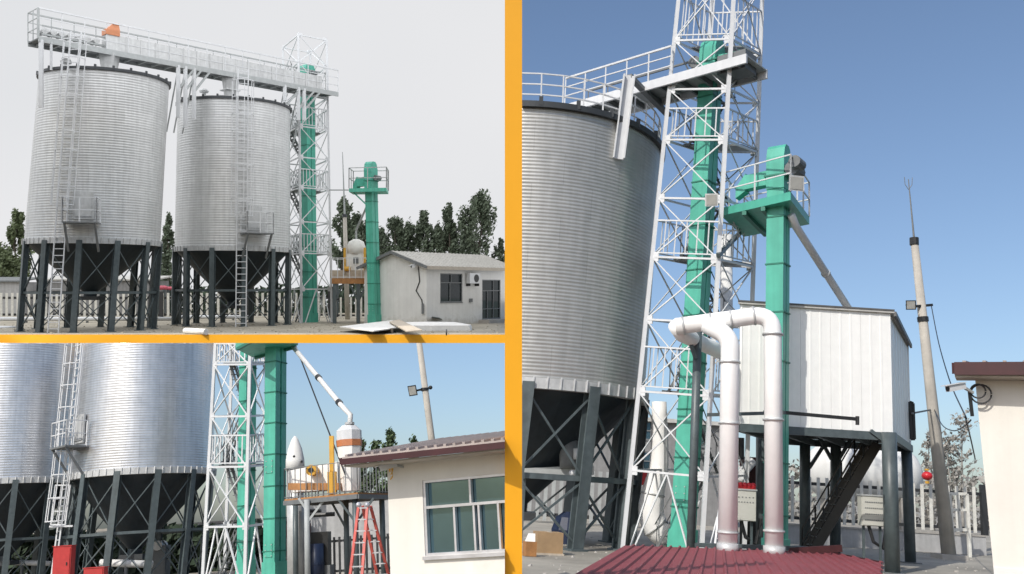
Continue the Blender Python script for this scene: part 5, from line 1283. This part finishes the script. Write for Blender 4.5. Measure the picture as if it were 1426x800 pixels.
# things on the floor under the silo
k = G(762, 772); w = 1.0
t = thing(pl, 'cardboard_box', 'brown cardboard box on the concrete between the huge silo legs', 'box', k)
MB().box(k + Z * .36, (.82, .6, .62), .2).part('carton', 'cardboard', t); MB().box(k + Z * .025, (.9, .7, .05), .2).part('pallet', 'plywood', t); MB().box(k + Z * .675, (.1, .6, .006), .2).part('tape', 'plywood', t)
k = G(737, 775); t = thing(pl, 'paper_sack', 'yellow and white sack slumped beside the cardboard box', 'sack', k)
MB().box(k + Z * .22, (.34, .3, .42), .3).part('sack', 'rust_deck', t); MB().hexa([k + V((a * .15, b * .12, .43)) for a, b in ((-1, -1), (1, -1), (1, 1), (-1, 1))], [k + V((a * .1 + .04, b * .05, .66)) for a, b in ((-1, -1), (1, -1), (1, 1), (-1, 1))]).part('bag', 'tarp_white', t)
k = pl.col(792, 35.5); t = thing(pl, 'motor_bundle', 'dark blue tarpaulin bundle in the shade behind the cardboard box', 'bundle', k)
MB().rings([[k + V((r * 1.1 * math.cos(2 * math.pi * i / 14) * (1 + .12 * math.sin(3 * i)), r * .8 * math.sin(2 * math.pi * i / 14), z)) for i in range(14)] for r, z in ((.5, 0), (.55, .5), (.42, .95), (.2, 1.15))], True, True, True).part('tarpaulin', 'blue_plastic', t)
k = spt(0, 0.9, .01)
t = thing(pl, 'drag_conveyor', 'grey green conveyor trough running under the huge silo outlet', 'conveyor', pl.at(770, 655, 34)); a, b = pl.at(715, 660, 34.5), pl.at(826, 655, 34.5)
MB().bar(a, b, .5, .35).part('trough', 'grey_paint', t); MB().tube(pl.at(793, 652, 34.1), pl.at(793, 612, 34.3), .35, .4, 12).part('outlet_spout', 'dim_grey_paint', t, True)
MB().tube(pl.at(803, 640, 33.8), pl.at(803, 625, 33.8), .12, None, 10).part('actuator', 'white_paint', t, True); MB().ball(pl.at(797, 659, 33.6), .12).part('motor', 'white_paint', t, True)
for x in (730, 815): k = pl.at(x, 662, 34.5); MB().bar(V((k.x, k.y, 0)), k, .14).part('leg', 'steel_slate', t)
# concrete pole
a, b, c_ = pl.col(1322, 41), pl.at(1273, 334, 41), pl.at(1265, 250, 41)
t = thing(pl, 'utility_pole', 'tall leaning concrete pole with thin lightning rod behind the white bin', 'pole', a, 'utility poles')
MB().tube(a, b, .3, .16, 16).part('shaft', 'pole_concrete', t, True); MB().tube(b, c_, .045, .02, 6).part('lightning_rod', 'dim_grey_paint', t)
for s in (-1, 1): MB().path([c_ - Z * .5, c_ + V((s * .16, 0, -.25)), c_ + V((s * .18, 0, .1))], .015, 5).part('rod_prong', 'dim_grey_paint', t)
MB().tube(b - Z * .25, b + Z * .08, .2, None, 12).part('collar', 'black_paint', t); MB().tube(lerp(a, b, .73), lerp(a, b, .745), .24, None, 12).part('clamp', 'black_paint', t)
MB().bar(pl.at(1275, 427, 40.8), pl.at(1298, 425, 41.1), .11).part('crossarm', 'black_paint', t); MB().box(a + Z * .1, (1.1, 1.1, .2)).part('footing', 'concrete', t)
floodlight(pl, 'black floodlight with amber lens on the concrete pole beyond the white bin', pl.at(1268.5, 425, 40.6), .42, (-.35, -.85, -.25), arm=pl.at(1277, 427, 40.8))
def cable(label, pts, r=.02):
    q = [pl.at(*v) for v in pts]; pp = []
    for i in range(len(q) - 1):
        for k in range(6): pp.append(lerp(q[i], q[i + 1], k / 6))
    pp.append(q[-1])
    for _ in range(6): pp = [pp[0]] + [(pp[i - 1] + pp[i] * 2 + pp[i + 1]) / 4 for i in range(1, len(pp) - 1)] + [pp[-1]]
    MB().path(pp, r, 5).solo(pl, 'cable', label, 'cable', 'black_paint', pp[0])
cable('thin cable drooping from the floodlight arm to the cream building corner', [(1297, 426, 41), (1307, 480, 36), (1325, 540, 30), (1346, 583, 22.6)])
cable('sagging cable from the middle of the concrete pole to the cream building', [(1301, 570, 41), (1312, 595, 36), (1330, 602, 30), (1346, 592, 22.6), (1352, 585, 22.4)])
cable('cable looping low from the cream building corner toward the fence', [(1344, 580, 22.6), (1352, 612, 26), (1358, 640, 30)])
MB().bar(pl.at(1270, 576, 36), pl.at(1296, 571, 41), .06).solo(pl, 'tie_bar', 'short bar linking the white bin to the concrete pole', 'brace', 'dim_grey_paint', pl.at(1270, 576, 36))
t = thing(pl, 'window_guard', 'dark narrow frame standing out from the shaded end of the white bin', 'frame', pl.at(1269, 588, 36.5)); m = MB()
k = [pl.at(1267, 560, 36.3), pl.at(1271.5, 562, 36.3), pl.at(1273.5, 612, 36.3), pl.at(1269, 612, 36.3)]
for i in range(4): m.bar(k[i], k[(i + 1) % 4], .09)
m.part('frame', 'black_paint', t)
# cream building
c0 = pl.col(1389, 22); zt_ = pl.at(1362, 530, 22).z; c1 = c0 + V((math.cos(.5), -math.sin(.5), 0)) * 5.0; e = (c1 - c0).normalized(); n = V((e.y, -e.x, 0)); W_ = (c1 - c0).length; b_ = -n
bd = thing(pl, 'yard_building', 'cream rendered building with dark red roof edge beyond the concrete pole', 'building', c0)
lean = pl.at(1358, 530, 22); tp0 = V((lean.x, c0.y, zt_))
MB().hexa([c0, c0 + e * W_, c0 + e * W_ + b_ * 5, c0 + b_ * 5], [tp0, c0 + e * W_ + Z * zt_, c0 + e * W_ + b_ * 5 + Z * zt_, tp0 + b_ * 5]).part('wall', 'plaster', bd)
MB().hexa([c0 + n * .05 - e * .04, c0 + n * .05 + e * W_, c0 + n * .002 + e * W_, c0 + n * .002 - e * .04], [v + Z * .9 for v in (c0 + n * .05 - e * .04, c0 + n * .05 + e * W_, c0 + n * .002 + e * W_, c0 + n * .002 - e * .04)]).part('plinth', 'plaster_grey', bd)
lo = .8; q0 = pl.at(1341, 506, 22 - lo); zo = q0.z; ed = [V((q0.x, q0.y, 0)), c0 + e * (W_ + 1) + n * lo]; ed[0] = V((q0.x, ed[1].y - (ed[1].x - q0.x) * e.y / e.x, 0))
R_ = [ed[0] + Z * zo, ed[1] + Z * zo, ed[1] - n * 4 + Z * (zo + .5), ed[0] - n * 4 + Z * (zo + .5)]
rf = MB().hexa(R_, [v + Z * .06 for v in R_])
for i in range(16): rf.bar(lerp(R_[0], R_[1], (i + .5) / 16) + Z * .08, lerp(R_[3], R_[2], (i + .5) / 16) + Z * .08, .07, .06)
ro = rf.part('roof', 'roof_tan', bd)
MB().bar(R_[0] + n * .03 - Z * .08, R_[1] + n * .03 - Z * .08, .05, .3).part('fascia', 'fascia_red', ro); MB().bar(R_[0] - e * .03 - Z * .07, R_[3] - e * .03 - Z * .07, .05, .26).part('barge_board', 'fascia_red', ro)
sf = [ed[0] + n * -.02, ed[1] + n * -.02, ed[1] - n * (lo - .01), ed[0] - n * (lo - .01)]
MB().hexa([v + Z * (zt_ + .005) for v in sf], [v + Z * (zt_ + .045) for v in sf]).part('soffit', 'soffit', ro)
t = thing(pl, 'cable_loop', 'dark coil of cable hung under the cream building eave', 'cable', pl.at(1362, 548, 21.7))
MB().path(arc(pl.at(1366, 549, 21.8), .22, 0, 6.2, 18, e, Z), .02, 6).part('coil', 'rubber', t); MB().path(arc(pl.at(1362, 545, 21.75), .16, 0, 6.2, 18, e, Z), .02, 6).part('coil', 'rubber', t); MB().bar(pl.at(1350, 545, 21.8), pl.at(1354, 580, 21.8), .06).part('conduit', 'black_paint', t)
cctv(pl, 'white security camera under the cream building roof corner', pl.at(1331, 540, 21.6), .95, (-.9, -.3, -.22))
# winter trees in the distance, haze put into their pale grey
for i, (x, yt, w_, lab) in enumerate(((1300, 596, 34, 'bare grey winter tree just beyond the concrete pole foot'), (1342, 574, 44, 'larger bare grey winter tree beside the cream building wall'), (1325, 606, 30, 'thin bare grey tree between the pole and the cream building'))):
    b = pl.col(x, 84); h = pl.at(x, yt, 84).z; leafy(pl, 'bare_tree', lab, 'tree', b, h, (lambda R: (lambda f: R * math.sin(math.pi * min(1, f * .8 + .1)) ** .6))(w_ / 2 * 84 / F), 500, .2, 'twig_haze', 'bare trees beyond the fence', .16, 40 + i, True)
hb = MB(); rnd = random.Random(9)
for i in range(4200):
    p = pl.col(rnd.uniform(722, 1440), rnd.uniform(96, 104), 0); p.z = rnd.random() ** .9 * (5.5 + 2.0 * noise.noise(V((p.x * .12, 3, 0))))
    u = V((rnd.gauss(0, 1), rnd.gauss(0, 1), rnd.gauss(0, 1))).normalized(); v = u.orthogonal().normalized(); w = u.cross(v); s = rnd.uniform(.2, .5)
    hb.poly([p - v * s, p + w * s * .6, p + v * s, p - w * s * .6])
hb.solo(pl, 'undergrowth', 'greyish scrub along the horizon behind the white fence', 'undergrowth', 'twig_haze', pl.col(1250, 100), kind='stuff')
SKY, EXPO = 0.15, 0.0
# ================================================================== light, sky, camera
az, el = math.radians(32), math.radians(40)
pos = V((-math.sin(az) * math.cos(el), -math.cos(az) * math.cos(el), math.sin(el)))
ld = bpy.data.lights.new('sun', 'SUN'); ld.energy = 3.4; ld.angle = math.radians(0.5); ld.color = (1.0, 0.95, 0.87)
so = bpy.data.objects.new('sun', ld); col.objects.link(so); so.rotation_euler = pos.to_track_quat('Z', 'Y').to_euler()
w = bpy.data.worlds.new('World'); sc.world = w; w.use_nodes = True
nt = w.node_tree; bg = nt.nodes['Background']; bg.inputs['Strength'].default_value = SKY
sk = nt.nodes.new('ShaderNodeTexSky'); sk.sky_type = 'NISHITA'; sk.sun_disc = False
sk.sun_elevation = el; sk.sun_rotation = math.atan2(pos.x, pos.y)
sk.air_density = 1.0; sk.dust_density = 2.0; sk.ozone_density = 2.4
nt.links.new(sk.outputs[0], bg.inputs[0])
cd = bpy.data.cameras.new('camera'); cam = bpy.data.objects.new('camera', cd); col.objects.link(cam)
cd.sensor_width = 36; cd.sensor_fit = 'HORIZONTAL'; cd.lens = 36 * F / 1426; cd.clip_end = 3000; cd.clip_start = 0.2
cam.location = CAM; cam.rotation_euler = (math.pi / 2 + ALPHA, 0, 0); sc.camera = cam
for o, p in ROOTS:
    o.matrix_world = p.M @ Matrix.Translation(LOC[o.name]) @ Matrix.Rotation(o.get('_rz', 0.0), 4, 'Z') @ Matrix.Scale(o.get('_sc', 1.0), 4)
    for k in ('_rz', '_sc'):
        if k in o: del o[k]
sc.view_settings.view_transform = 'Standard'; sc.view_settings.look = 'None'; sc.view_settings.gamma = 1; sc.view_settings.exposure = EXPO
sc.view_settings.use_curve_mapping = False
